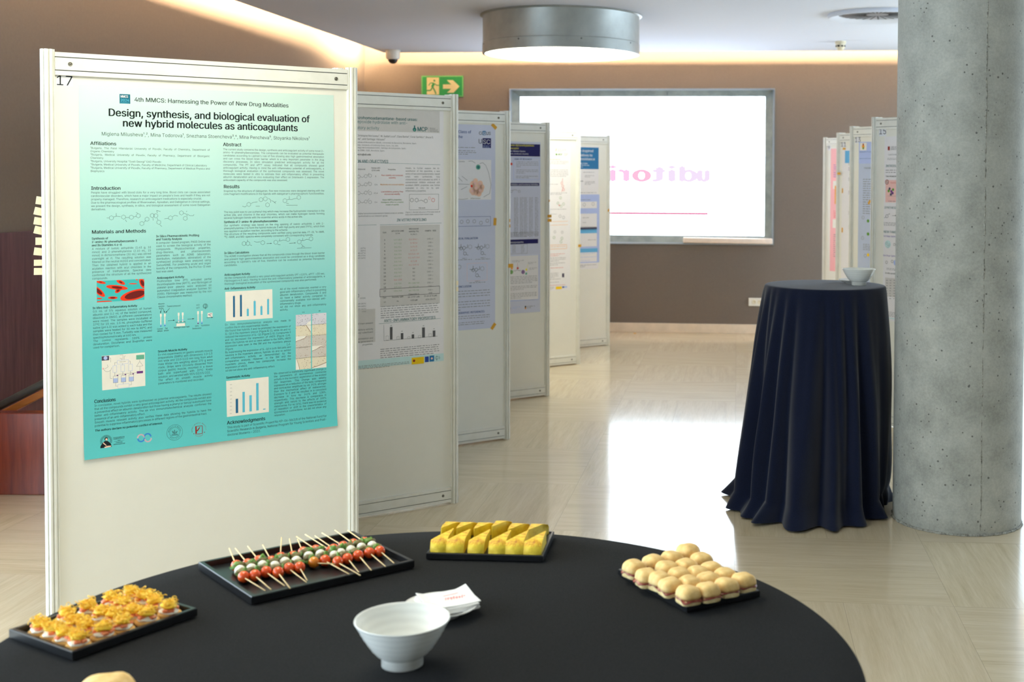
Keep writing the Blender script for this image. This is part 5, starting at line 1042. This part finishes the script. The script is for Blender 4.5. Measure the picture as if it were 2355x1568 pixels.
# ------------------------------------------------------------------ stair corner on the left
p0 = atz(0, 1138, 0); Yp = 6.04
zt = aty(0, 950, Yp).z
bm = bmesh.new(); bx(bm, ((LWX(Yp) - 1.75) / 2, Yp + .04, zt / 2), (-1.75 - LWX(Yp) - .01, .08, zt), .004); o = fin('low_wall', bm, 'wood_red'); tag(o, 'low reddish wood clad wall behind the nearest panel', 'low wall')
zw = aty(40, 531, LWX(6.7) and 6.72).z
bm = bmesh.new(); ya, yb = 5.4, 10.6; ym = (ya + yb) / 2
bx(bm, (LWX(ym) + .012, ym, zw / 2), (.022, yb - ya, zw), .002, Matrix.Translation((LWX(ym), ym, 0)) @ Matrix.Rotation(-.0902, 4, 'Z') @ Matrix.Translation((-LWX(ym), -ym, 0)))
struct(fin('trim_1', bm, 'wood_dark'), 'dark polished wood panelling on the lower left wall')
Yh = 6.33; a, b = aty(-120, 1008, Yh), aty(97, 897, Yh); dv = (b - a).normalized()
hr = thing('stair_rail', 'sloping golden wood stair rail with a dark tube above it', 'rail', (a.x, Yh, 0))
bm = bmesh.new(); o_ = Vector((a.x, Yh, 0)); L = (b - a).length + 1.0
ang = math.atan2(dv.z, dv.x); mx = Matrix.Translation(a - o_) @ Matrix.Rotation(-ang, 4, 'Y')
bx(bm, (L / 2 - .1, 0, -.016), (L, .05, .036), .006, mx); fin('golden_board', bm, 'wood_gold', hr)
bm = bmesh.new(); tube(bm, [mx @ Vector((-.1, -.0, .028)), mx @ Vector((L - .1, -.0, .028))], .021, 14); fin('dark_tube', bm, 'groove', hr, True)
bm = bmesh.new(); 
for t in (.06, L - .25): c = mx @ Vector((t, 0, -.03)); bx(bm, (c.x, .0, c.z / 2), (.04, .03, c.z), .003)
fin('support', bm, 'wood_dark', hr)
# ------------------------------------------------------------------ tables and cloths
def table(name, label, cat, c, top_r, h, base_r):
    t = thing(name, label, cat, c)
    bm = bmesh.new(); lathe(bm, [(0, h - .028), (top_r - .004, h - .028), (top_r, h - .024), (top_r, h - .004), (top_r - .004, h), (0, h)], 64); fin('tabletop', bm, 'panel_board', t)
    bm = bmesh.new(); lathe(bm, [(0, .02), (.035, .02), (.035, h - .026), (0, h - .026)], 24); fin('pedestal', bm, 'steel', t)
    bm = bmesh.new(); lathe(bm, [(0, 0), (base_r, 0), (base_r, .012), (.04, .024), (0, .024)], 40); fin('foot', bm, 'steel', t); return t
def lerp_tab(tab, a):
    a = a % 360; tab = sorted(tab); n = len(tab)
    for i in range(n):
        a0, r0 = tab[i]; a1, r1 = tab[(i + 1) % n]; a1 += 360 if i == n - 1 else 0; aa = a + (360 if (i == n - 1 and a < a0) else 0)
        if a0 <= aa <= a1: t = (aa - a0) / (a1 - a0); t = t * t * (3 - 2 * t); return r0 + (r1 - r0) * t
def cloth_obj(name, c, R, h, base, valleys, depth, mat, NA=360, hem=.012, pool=.02, bulge=None, ridge=.012):
    from mathutils import noise as nz
    bm = bmesh.new(); rings = []
    tops = [(R * k / 10, h) for k in range(1, 10)]
    cen = bm.verts.new((0, 0, h))
    for r, z in tops + [(R - .004, h), (R, h - .0015), (R + .004, h - .006)]:
        rings.append([bm.verts.new((r * math.cos(2 * PI * k / NA), r * math.sin(2 * PI * k / NA), z)) for k in range(NA)])
    NT = 40
    for j in range(1, NT + 1):
        t = j / NT; ring = []
        for k in range(NA):
            a = 360. * k / NA; rb = lerp_tab(base, a); r = R + .006 + (rb - R - .006) * (t ** .9); dd = 0
            for (va, vd, vs) in valleys:
                da = (a - va - 2.5 * math.sin(t * 2 + va) + 180) % 360 - 180; s_ = vs * (1 + .5 * t)
                dd -= vd * math.exp(-(da / s_) ** 2); dd += vd * .33 * (math.exp(-((da - 2.3 * s_) / s_) ** 2) + math.exp(-((da + 2.3 * s_) / s_) ** 2))
            g = min(1, t * 1.15) ** .8; r += depth * g * dd
            if bulge: r += bulge(a, t)
            nv = nz.noise(Vector((math.cos(2 * PI * k / NA) * 5, math.sin(2 * PI * k / NA) * 5, t * 3))); r += ridge * nv * t
            z = h - .006 - (h - .006 - hem) * t
            if t > .93: r += pool * (t - .93) / .07 * (1 + 1.6 * nv); z += max(0, .012 * nv)
            ring.append(bm.verts.new((r * math.cos(2 * PI * k / NA), r * math.sin(2 * PI * k / NA), z)))
        rings.append(ring)
    for k in range(NA): bm.faces.new((cen, rings[0][k], rings[0][(k + 1) % NA]))
    for a, b in zip(rings, rings[1:]):
        for k in range(NA): j = (k + 1) % NA; bm.faces.new((a[k], b[k], b[j], a[j]))
    return fin(name, bm, mat, None, True, loc=c)
TC, TRAD, TH = Vector((-.367, 2.101, 0)), .767, .76
table('round_table', 'round food table under the black cloth in the foreground', 'table', TC, TRAD - .006, TH - .0012, .3)
vl = [(k * 360 / 15 + random.uniform(-5, 5), random.uniform(.6, 1.1), random.uniform(3.5, 6)) for k in range(15)]
o = cloth_obj('tablecloth', TC, TRAD, TH, [(k * 45, .84) for k in range(8)], vl, .07, 'cloth_black', pool=.0, hem=.006); tag(o, 'black cloth spread over the round food table in the foreground', 'tablecloth')
HC, HR_, HH_ = Vector((.954, 5.95, 0)), .289, 1.08
table('high_table', 'tall round standing table hidden under the dark navy cloth', 'table', HC, HR_ - .004, HH_ - .0012, .2)
base = [(0, .315), (20, .36), (50, .40), (90, .42), (130, .44), (155, .455), (180, .43), (204, .455), (224, .45), (246, .475), (266, .43), (287, .39), (310, .345), (333, .30)]
val = [(150, .9, 4), (168, .8, 4), (186, .9, 4), (201, 1.2, 3.2), (211, .9, 2.6), (223, 1.0, 3), (236, 1.1, 3.2), (259, 1.3, 3.6), (270, .8, 2.2), (277, .9, 2.6), (294, 1.1, 3.4), (318, .4, 5), (20, .8, 5), (55, .9, 5), (85, .9, 5), (118, .9, 5)]
def bul(a, t):
    d = (a - 335 + 180) % 360 - 180; k = math.exp(-(d / 32) ** 2); return .03 * k * math.sin(PI * min(1, t * 1.02)) - .055 * k * max(0, (t - .86) / .14) ** 2
o = cloth_obj('tablecloth', HC, HR_, HH_, base, val, .05, 'cloth_navy', ridge=.018, pool=.045, hem=.01, bulge=bul); tag(o, 'dark navy cloth draped to the floor over the tall standing table', 'tablecloth')
# ------------------------------------------------------------------ bowls and saucers
def bowl(label, loc, group='white ribbed bowls'):
    bm = bmesh.new(); pr = [(0, .004), (.030, .004), (.0325, 0), (.0355, .001), (.0358, .016), (.0385, .0185)]
    n = 14
    for k in range(1, n + 1): t = k / n; pr.append((.0385 + (.0805 - .0385) * (t ** .72) + .0005 * math.sin(k * 2.6), .0185 + (.0785 - .0185) * t))
    pr += [(.0818, .0795), (.0812, .081), (.079, .0805)]
    for k in range(1, n + 1): t = 1 - k / n; pr.append((.079 * (t ** .62) if t > 0 else 0, .021 + (.0795 - .021) * (t ** 1.15)))
    lathe(bm, pr, 72); o = fin('bowl', bm, 'ceramic', None, True, loc=loc); return tag(o, label, 'bowl', group)
fc = (atz(870, 1530, TH) + atz(968, 1530, TH)) / 2
bowl('white ribbed footed bowl on the black cloth in front', (fc.x + .004, fc.y + .004, TH))
fb = (atz(1950, 655, HH_) + atz(1990, 657, HH_)) / 2; bowl('white ribbed bowl on the tall navy covered table', (fb.x + .012, fb.y + .006, HH_))
def saucer(label, loc):
    bm = bmesh.new(); lathe(bm, [(0, .003), (.034, .003), (.037, 0), (.040, 0), (.041, .004), (.055, .009), (.068, .0155), (.0715, .0185), (.071, .0195), (.067, .0175), (.05, .0105), (.036, .007), (0, .007)], 64)
    o = fin('saucer', bm, 'china', None, True, loc=loc); return tag(o, label, 'saucer', 'white saucers')
sc_ = (atz(927, 1393, TH + .018) + atz(1098, 1388, TH + .018)) / 2
saucer('white saucer under the paper napkins', (sc_.x, sc_.y, TH))
s2 = atz(1962, 648, HH_); s2 = atz(1955, 648, HH_); saucer('white saucer behind the bowl on the tall table', (s2.x, fb.y + .118, HH_))
# folded paper napkins
cs = [atz(*q, TH + .024) for q in ((958, 1372), (1087, 1349), (1094, 1387), (974, 1402))]
nc = sum(cs, Vector()) / 4; nd = ((cs[1] - cs[0]) + (cs[2] - cs[3])).normalized(); na = math.atan2(nd.y, nd.x)
def napkin(i, n, zb):
    L, Wn, th = .102, .086, .0018; NX, NY = 14, 10; bm = bmesh.new(); g = []
    rs = random.Random(i)
    f1, f2 = rs.uniform(.0, .006), rs.uniform(.0, .006)
    for s_ in (0, 1):
        for b in range(NY + 1):
            for a in range(NX + 1):
                u, v = a / NX, b / NY; x, y = (u - .5) * L, (v - .5) * Wn
                z = zb + .0016 * ((u - .5) * 2) ** 2 + s_ * th
                if i == n - 1: z += .0065 * max(0, u - .8) / .2 * (max(0, v - .4) / .6) + .004 * max(0, .16 - u) / .16 * v
                if i == n - 2: z += .0035 * max(0, u - .8) / .2 * (max(0, v - .4) / .6); x += .004 * (u > .9) * v
                g.append(bm.verts.new((x, y, z)))
    m_ = (NX + 1) * (NY + 1)
    for b in range(NY):
        for a in range(NX):
            k = b * (NX + 1) + a; bm.faces.new([g[q] for q in (k, k + NX + 1, k + NX + 2, k + 1)]); k += m_; bm.faces.new([g[q] for q in (k, k + 1, k + NX + 2, k + NX + 1)])
    bd = list(range(NX + 1)) + [b * (NX + 1) + NX for b in range(1, NY + 1)] + [NY * (NX + 1) + a for a in range(NX - 1, -1, -1)] + [b * (NX + 1) for b in range(NY - 1, 0, -1)]
    for a, b in zip(bd, bd[1:] + bd[:1]): bm.faces.new((g[a], g[b], g[m_ + b], g[m_ + a]))
    o = fin('napkin', bm, 'napkin', None, True, auto=50, loc=(nc.x + rs.uniform(-.002, .002), nc.y + rs.uniform(-.002, .002), TH + .0095)); o.rotation_euler.z = na + rs.uniform(-.05, .05)
    if i == n - 1:
        k = Ink(); r2 = random.Random(5)
        for cx, cy, w, hh in ((.008, .018, .034, .003),): k.line([(cx - w / 2, cy - hh), (cx - w / 5, cy), (cx + w / 5, cy), (cx + w / 2, cy + hh)], .0016)
        for j in range(7): x = -.012 + j * .0056; k.line([(x, -.012 + r2.uniform(0, .004)), (x + .004, .002 + r2.uniform(-.003, .004)), (x + .0062, -.006 + r2.uniform(-.004, .003)), (x + .009, .003)], .0011)
        pyd('red_print', [(v[0] + .004, v[1], zb + th + .0006 + .0016 * (2 * (v[0] + .004) / L) ** 2) for v in k.v], k.f, 'napkin_print', o)
        tag(o, 'topmost white paper napkin with red print', 'napkin', 'paper napkins on the saucer')
    else: tag(o, 'plain white paper napkin in the stack under the printed one', 'napkin', 'paper napkins on the saucer')
for i in range(6): napkin(i, 6, .001 + i * .0024)
# ------------------------------------------------------------------ trays
def tray(cor, label, floor, rim, ht):
    """cor: three or four corners (world) of the tray's upper rim"""
    A, B, C_ = cor[:3]; ax = (C_ - B) if (C_ - B).length > (B - A).length else (A - B)
    ctr = (A + C_) / 2; ax.z = 0; L = max((C_ - B).length, (B - A).length); Wd = min((C_ - B).length, (B - A).length); an = math.atan2(ax.y, ax.x)
    o0 = (L / 2, Wd / 2); lo = .006
    def rg(dx, z): return [((o0[0] - dx) * sx_, (o0[1] - dx) * sy_, z) for sx_, sy_ in ((-1, -1), (1, -1), (1, 1), (-1, 1))]
    bm = bmesh.new(); R0 = [[bm.verts.new(q) for q in rg(*k)] for k in ((.005, 0), (0, .003), (0, ht - .0015), (.0015, ht), (rim, ht), (rim + .002, floor))]
    for a, b in zip(R0, R0[1:]):
        for k in range(4): j = (k + 1) % 4; bm.faces.new((a[k], a[j], b[j], b[k]))
    bm.faces.new(R0[0][::-1]); bm.faces.new(R0[-1])
    o = fin('serving_tray', bm, 'tray_black', loc=(ctr.x, ctr.y, TH)); o.rotation_euler.z = an; tag(o, label, 'tray', 'black serving trays'); return o, an, L, Wd
RZ = TH + .018
c1_ = [atz(*q, RZ) for q in ((27.5, 1444), (159, 1501), (448, 1399.5))]; t1, an1, L1, W1 = tray(c1_, 'black tray of salmon and egg thread canapes at the left', .006, .008, .018)
c2_ = [atz(*q, RZ) for q in ((467.5, 1289.6), (566, 1375), (943, 1290))]; t2, an2, L2, W2 = tray(c2_, 'large black tray of tomato and mozzarella skewers', .006, .009, .018)
c3_ = [atz(*q, RZ - .002) for q in ((1022, 1215), (981, 1271), (1250, 1278))]; t3, an3, L3, W3 = tray(c3_, 'black tray of yellow omelette wedges at the back of the table', .013, .005, .016)
c4_ = [atz(*q, RZ - .002) for q in ((1421, 1307.5), (1579, 1393), (1748.5, 1357.5))]; t4, an4, L4, W4 = tray(c4_, 'black tray of ham filled buns at the right', .013, .005, .016)
ORD = ('first', 'second', 'third', 'fourth', 'fifth', 'sixth', 'seventh', 'eighth', 'ninth', 'tenth', 'eleventh', 'twelfth', 'thirteenth')
# ------------------------------------------------------------------ skewers
sf = [(535, 655), (648, 640), (762, 605), (880, 612), (990, 570), (1095, 560), (1245, 508), (1355, 490), (1478, 505), (1585, 472), (1695, 440), (1808, 412), (1912, 395)]   # where the stick leaves the front tomato
fe_ = [(740, 775), (800, 765), (935, 727), (990, 752), (1155, 692), (1162, 672), (1440, 507), (1580, 608), (1695, 622), (1680, 592), (1805, 570), (1947, 533), (2032, 499)]
bt_ = [(450, 505), (560, 485), (670, 450), (785, 432), (885, 412), (1010, 398), (1120, 372), (1258, 365), (1370, 325), (1408, 330), (1505, 305), (1595, 275), (1700, 255)]
be_ = [(380, 352), (440, 352), (566, 332), (715, 317), (905, 244), (984, 256), (1066, 262), (1054, 234), (1142, 213), (1240, 227), (1310, 197), (1440, 170), (1568, 172)]
def zp(q): return (440 + q[0] / 4.361, 1180 + q[1] / 4.361)
ZS = TH + .006 + .0126
def leaf(bm, L, Wl, seed, mx):
    r = random.Random(seed); nx, ny = 6, 4; g = []
    for s_ in (0, 1):
        for a in range(nx + 1):
            u = a / nx; w = Wl * math.sin(PI * (.06 + .88 * u)) ** .7
            for b in range(ny + 1):
                v = b / ny * 2 - 1; g.append(bm.verts.new(mx @ Vector(((u - .5) * L, v * w / 2, .006 * (1 - v * v) + .003 * math.sin(u * 7 + seed) + .0022 * math.sin(v * 4 + seed) + s_ * .0007))))
    m_ = (nx + 1) * (ny + 1)
    for a in range(nx):
        for b in range(ny):
            k = a * (ny + 1) + b; bm.faces.new([g[q] for q in (k, k + 1, k + ny + 2, k + ny + 1)]); bm.faces.new([g[m_ + q] for q in (k, k + ny + 1, k + ny + 2, k + 1)])
    bd = list(range(ny + 1)) + [a * (ny + 1) + ny for a in range(1, nx + 1)] + [nx * (ny + 1) + b for b in range(ny - 1, -1, -1)] + [a * (ny + 1) for a in range(nx - 1, 0, -1)]
    for a, b in zip(bd, bd[1:] + bd[:1]): bm.faces.new((g[a], g[m_ + a], g[m_ + b], g[b]))
for i in range(13):
    A = atz(*zp(sf[i]), ZS); E0 = atz(*zp(fe_[i]), ZS + .002); B = atz(*zp(bt_[i]), ZS + .004); E1 = atz(*zp(be_[i]), ZS + .016)
    ax = (B - A); ax.z = 0; ln = ax.length; ax.normalize(); rz = math.atan2(ax.y, ax.x)
    nm = 'skewer of tomato, basil and mozzarella, %s from the left on its tray' % ORD[i] if i != 6 else 'skewer with an orange yellow front tomato, seventh from the left'
    t = thing('skewer', nm, 'skewer', (A.x, A.y, TH + .006), rz, 'tomato and mozzarella skewers')
    loc = lambda P_: Matrix.Rotation(-rz, 3, 'Z') @ (P_ - Vector((A.x, A.y, TH + .006)))
    rs = random.Random(40 + i); zc = .0128
    x1 = .011; x2 = x1 + .0185; x3 = x2 + .019; x4 = x3 + .017; x5 = max(x4 + .011, min(ln + .004, x4 + .022))
    bm = bmesh.new(); ball(bm, (x1, 0, zc), (.0128, .0118, .0122), 3); fin('tomato', bm, 'tomato_orange' if i == 6 else 'tomato', t, True)
    bm = bmesh.new(); leaf(bm, .026, .018, i, Matrix.Translation((x2, rs.uniform(-.004, .004), zc + .001)) @ Matrix.Rotation(PI / 2 + rs.uniform(-.4, .4), 4, 'Z') @ Matrix.Rotation(rs.uniform(.3, .8), 4, 'Y')); fin('basil_leaf', bm, 'basil', t, True)
    bm = bmesh.new(); ball(bm, (x2 + .003, rs.uniform(-.003, .003), zc + .003), (.0085, .0135, .0085), 3, .35, i); fin('anchovy', bm, 'anchovy', t, True)
    bm = bmesh.new(); ball(bm, (x3 + .002, 0, zc + .0008), (.0118, .0114, .0122), 3, .05, i); fin('mozzarella_ball', bm, 'mozzarella', t, True)
    bm = bmesh.new(); leaf(bm, .029, .019, i + 30, Matrix.Translation((x4 + .004, rs.uniform(-.004, .004), zc + .006)) @ Matrix.Rotation(PI / 2 + rs.uniform(-.5, .5), 4, 'Z') @ Matrix.Rotation(rs.uniform(.2, .6), 4, 'Y')); fin('basil_leaf', bm, 'basil', t, True)
    bm = bmesh.new(); ball(bm, (x4 + .002, rs.uniform(-.004, .004), zc + .007), (.0075, .0125, .0075), 3, .35, i + 9); fin('anchovy', bm, 'anchovy', t, True)
    bm = bmesh.new(); ball(bm, (x5 + .004, 0, zc), (.0128, .0118, .0122), 3); fin('tomato', bm, 'tomato', t, True)
    bm = bmesh.new(); e0 = loc(E0); e1 = loc(E1); tube(bm, [e0, (x1 - .006, 0, zc), (x3, 0, zc), (x5 + .01, 0, zc + .001), e1], .0013, 7); fin('stick', bm, 'stick', t, True)
# ------------------------------------------------------------------ omelette wedges
M3 = Matrix.Translation((t3.location.x, t3.location.y, TH + .013)) @ Matrix.Rotation(an3, 4, 'Z')
if (M3.to_3x3() @ Vector((1, 0, 0))).x < 0: M3 = M3 @ Matrix.Rotation(PI, 4, 'Z')
def wedge(w, d, h, seed):
    """slice of a thick round omelette: rounded outer face at the front (y = 0), point at the back right"""
    from mathutils import noise as nz
    NU, NV, NH = 10, 12, 6; bm = bmesh.new()
    def P_(u, v, k):      # u across, v 0 outer .. 1 point, k 0 bottom .. 1 top
        x = w * (u * (1 - v) + v * (.93 + .07 * u)); y = d * v
        if v < .35: y += -.006 * math.sin(PI * u) * (1 - v / .35)
        z = h * k * (1 + .10 * v)
        if v < .3: s_ = 1 - v / .3; y += .0125 * s_ * (k ** 2.4); z -= h * .12 * s_ * k ** 3
        n_ = nz.noise(Vector((x * 70 + seed * 3, y * 70, z * 70))) * .0011
        return (x - w / 2 + n_, y + n_, max(0, z + n_ * (k > 0)))
    top = [[bm.verts.new(P_(u / NU, v / NV, 1)) for u in range(NU + 1)] for v in range(NV + 1)]; bot = [[bm.verts.new(P_(u / NU, v / NV, 0)) for u in range(NU + 1)] for v in range(NV + 1)]
    for v in range(NV):
        for u in range(NU): bm.faces.new((top[v][u], top[v][u + 1], top[v + 1][u + 1], top[v + 1][u])); bm.faces.new((bot[v][u], bot[v + 1][u], bot[v + 1][u + 1], bot[v][u + 1]))
    path = [(u / NU, 0) for u in range(NU)] + [(1, v / NV) for v in range(NV)] + [(u / NU, 1) for u in range(NU, 0, -1)] + [(0, v / NV) for v in range(NV, 0, -1)]
    idx = lambda u, v: (round(v * NV), round(u * NU))
    cols = []
    for u, v in path:
        a, b = idx(u, v); cols.append([bot[a][b]] + [bm.verts.new(P_(u, v, k / NH)) for k in range(1, NH)] + [top[a][b]])
    n = len(cols)
    for q in range(n):
        j = (q + 1) % n
        for k in range(NH): bm.faces.new((cols[q][k], cols[j][k], cols[j][k + 1], cols[q][k + 1]))
    return bm
fx = [(222, 24), (590, 30), (933, 24), (1273, 26), (1552, 28), (1846, 28)]
fr_ = [((205 + 440) / 2, 36), ((440 + 740) / 2, 41), ((815 + 1050) / 2, 36), ((1140 + 1405) / 2, 38), ((1410 + 1690) / 2, 40), ((1705 + 1985) / 2, 40)]
for i, (zx, w) in enumerate(fr_):
    g_ = atz(960 + zx / 6.926, 1170 + 705 / 6.926, TH + .013); l_ = M3.inverted() @ g_
    bm = wedge(w / 1000, .078, .0285, i); o = fin('omelette_wedge', bm, ['omelette', 'omelette_skin'], None, True, auto=45)
    for p_ in o.data.polygons: p_.material_index = 1 if p_.normal.z > .6 else 0
    o.matrix_world = M3 @ Matrix.Translation((l_.x, -W3 / 2 + .013, 0)); tag(o, 'yellow omelette wedge, %s from the left in the front row' % ORD[i], 'omelette', 'omelette wedges on the tray')
    bk = [(585, 35), (840, 38), (1115, 38), (1390, 35), (1660, 40), (1965, 38)][i]
    g_ = atz(960 + bk[0] / 6.926, 1170 + 380 / 6.926, TH + .013); l_ = M3.inverted() @ g_
    bm = wedge(bk[1] / 1000, .078, (.034 if i == 3 else .0285), i + 20); o = fin('omelette_wedge', bm, ['omelette', 'omelette_skin'], None, True, auto=45)
    for p_ in o.data.polygons: p_.material_index = 1 if p_.normal.z > .6 else 0
    o.matrix_world = M3 @ Matrix.Translation((l_.x + .001, W3 / 2 - .012, 0)) @ Matrix.Rotation(PI, 4, 'Z'); tag(o, 'yellow omelette wedge, %s from the left in the back row' % ORD[i], 'omelette', 'omelette wedges on the tray')
# ------------------------------------------------------------------ buns
def pillow(w, d, h, seed, dome=True):
    from mathutils import noise as nz
    bm = bmesh.new(); q = bmesh.ops.create_icosphere(bm, subdivisions=4, radius=1)
    for v in q['verts']:
        c = v.co; an = math.atan2(c.y, c.x); p_ = 3.4 if dome else 4.5
        sq = 1 / (abs(math.cos(an)) ** p_ + abs(math.sin(an)) ** p_) ** (1 / p_); rho = math.sqrt(max(0, 1 - c.z * c.z)); z = c.z
        r = (rho ** (.62 if z > 0 else .3) if dome else rho ** .35) * sq
        zz = (h * (z ** .85) if z > 0 else .004 * z * (1 - rho ** 8)) if dome else h * .5 * math.copysign(abs(z) ** .45, z) + h * .5
        s_ = 1 + .05 * nz.noise(Vector((c.x * 1.5 + seed, c.y * 1.5, seed * 2)))
        v.co = (r * math.cos(an) * w / 2 * s_, r * math.sin(an) * d / 2 * s_, zz * (1 + .14 * nz.noise(Vector((c.x * 1.6, c.y * 1.6 + seed, 3)))))
    return bm
bp = [(365, 435), (545, 560), (735, 610), (880, 690), (1135, 800), (640, 360), (830, 450), (1010, 550), (1150, 670), (1410, 760), (905, 310), (1100, 425), (1270, 525), (1420, 610), (1680, 690), (1130, 240), (1320, 330), (1465, 465), (1660, 555), (1920, 620)]
rown = ('front left', 'second', 'third', 'back right')
for i, q in enumerate(bp):
    r_, c_ = divmod(i, 5); px = (1400 + q[0] / 6.197, 1230 + q[1] / 6.197)
    w_ = atz(px[0], px[1], TH + .013 + .024); rs = random.Random(i)
    t = thing('bun', 'small ham filled bun, %s from the back in the %s row' % (ORD[c_], rown[r_]), 'bun', (w_.x, w_.y, TH + .013), an4 + rs.uniform(-.15, .15), 'ham buns on the tray')
    s_ = .0465 if i not in (15,) else .049; tz = .014 + (.007 if i == 15 else 0)
    bm = pillow(s_ * .93, s_ * .9, .0125, i, False); fin('bottom_half', bm, 'bread_crumb', t, True)
    bm = pillow(s_ * 1.01, s_ * .97, .0036, i + 50, False); bmesh.ops.translate(bm, vec=(rs.uniform(-.002, .002), rs.uniform(-.002, .002), .0118), verts=bm.verts)
    for v in bm.verts: v.co.z += .0018 * math.sin(v.co.x * 300 + i) * (abs(v.co.x) + abs(v.co.y)) / .04 - .003 * max(0, (math.hypot(v.co.x, v.co.y) - .018) / .006)
    fin('ham_slice', bm, 'ham', t, True)
    bm = pillow(s_ * 1.0, s_ * .95, .0195 if i != 15 else .026, i); bmesh.ops.translate(bm, vec=(0, 0, .0152), verts=bm.verts)
    if i in (13, 16): 
        for v in bm.verts: v.co.z -= .0022 * math.exp(-(v.co.x / .0022) ** 2) * (v.co.z > .022)
    fin('top_half', bm, 'bread_crust', t, True)
w_ = aty(240, 1562, 1.895); bt0 = thing('bread_roll', 'larger bread roll at the bottom left edge of the picture', 'bread roll', (w_.x, w_.y, TH))
bm = pillow(.084, .08, .012, 3, False); fin('bottom_half', bm, 'bread_crumb', bt0, True)
bm = pillow(.09, .085, .035, 7); bmesh.ops.translate(bm, vec=(0, 0, .0135), verts=bm.verts); fin('top_half', bm, 'bread_crust', bt0, True)
# ------------------------------------------------------------------ canapes
cp = [(430, 600), (600, 640), (700, 700), (870, 745), (760, 470), (840, 560), (965, 600), (1170, 640), (1000, 385), (1150, 455), (1285, 480), (1420, 575), (1250, 290), (1385, 340), (1490, 440), (1690, 480), (1480, 225), (1640, 270), (1745, 330), (1950, 395)]
RN = ('first', 'second', 'third', 'fourth', 'fifth')
for i, q in enumerate(cp):
    w_ = atz(q[0] / 4.906, 1320 + (q[1] + 18) / 4.906, TH + .02); rs = random.Random(i + 3); r_, c_ = divmod(i, 4)
    w_.z = 0; lc_ = Matrix.Rotation(-an1, 3, 'Z') @ (w_ - Vector((t1.location.x, t1.location.y, 0))); lc_.x = max(-L1 / 2 + .031, min(L1 / 2 - .031, lc_.x)); lc_.y = max(-W1 / 2 + .031, min(W1 / 2 - .031, lc_.y)); w_ = Vector((t1.location.x, t1.location.y, 0)) + Matrix.Rotation(an1, 3, 'Z') @ lc_
    t = thing('canape', 'salmon canape, %s from the back in the %s row from the left' % (RN[c_], RN[r_]), 'canape', (w_.x, w_.y, TH + .006), rs.uniform(0, 6), 'canapes on the left tray')
    bm = bmesh.new(); lathe(bm, [(0, 0), (.017, 0), (.0215, .003), (.0225, .0065), (.021, .0095), (.018, .0105), (0, .010)], 26)
    for v in bm.verts: v.co *= 1 + .03 * math.sin(math.atan2(v.co.y, v.co.x) * 3 + i)
    fin('biscuit', bm, 'biscuit', t, True)
    bm = bmesh.new(); ball(bm, (0, 0, .0125), (.0175, .0165, .0052), 3, .25, i); fin('cream_cheese', bm, 'cream_cheese', t, True)
    for k in range(4):
        an = k * 1.57 + rs.uniform(-.5, .5); bm = bmesh.new()
        bx(bm, (0, 0, 0), (.014, .0105, .0055), .0018); bmesh.ops.transform(bm, matrix=Matrix.Translation((.011 * math.cos(an), .011 * math.sin(an), .0165)) @ Matrix.Rotation(an + rs.uniform(-.4, .4), 4, 'Z') @ Matrix.Rotation(rs.uniform(-.35, .35), 4, 'Y'), verts=bm.verts); fin('salmon_piece', bm, 'salmon', t, True, auto=50)
    bm = bmesh.new(); ball(bm, (0, 0, .0235), (.0145, .0135, .0065), 3, .4, i)
    for k in range(64):
        c0 = Vector((rs.gauss(0, .0066), rs.gauss(0, .0066), .0235 + abs(rs.gauss(0, .004)))); a0 = rs.uniform(0, 6.28); rr = rs.uniform(.003, .0072); tl = rs.uniform(-1, 1); n_ = 6; sw = rs.uniform(1.5, 4.5)
        tube(bm, [c0 + Vector((rr * math.cos(a0 + sw * j / n_), rr * math.sin(a0 + sw * j / n_), .0035 * math.sin(j / n_ * 3.1) + tl * rr * .5 * math.sin(a0 + sw * j / n_))) for j in range(n_ + 1)], .0007, 4, False)
    o = fin('egg_threads', bm, 'egg_thread', t, True); o['kind'] = 'stuff'
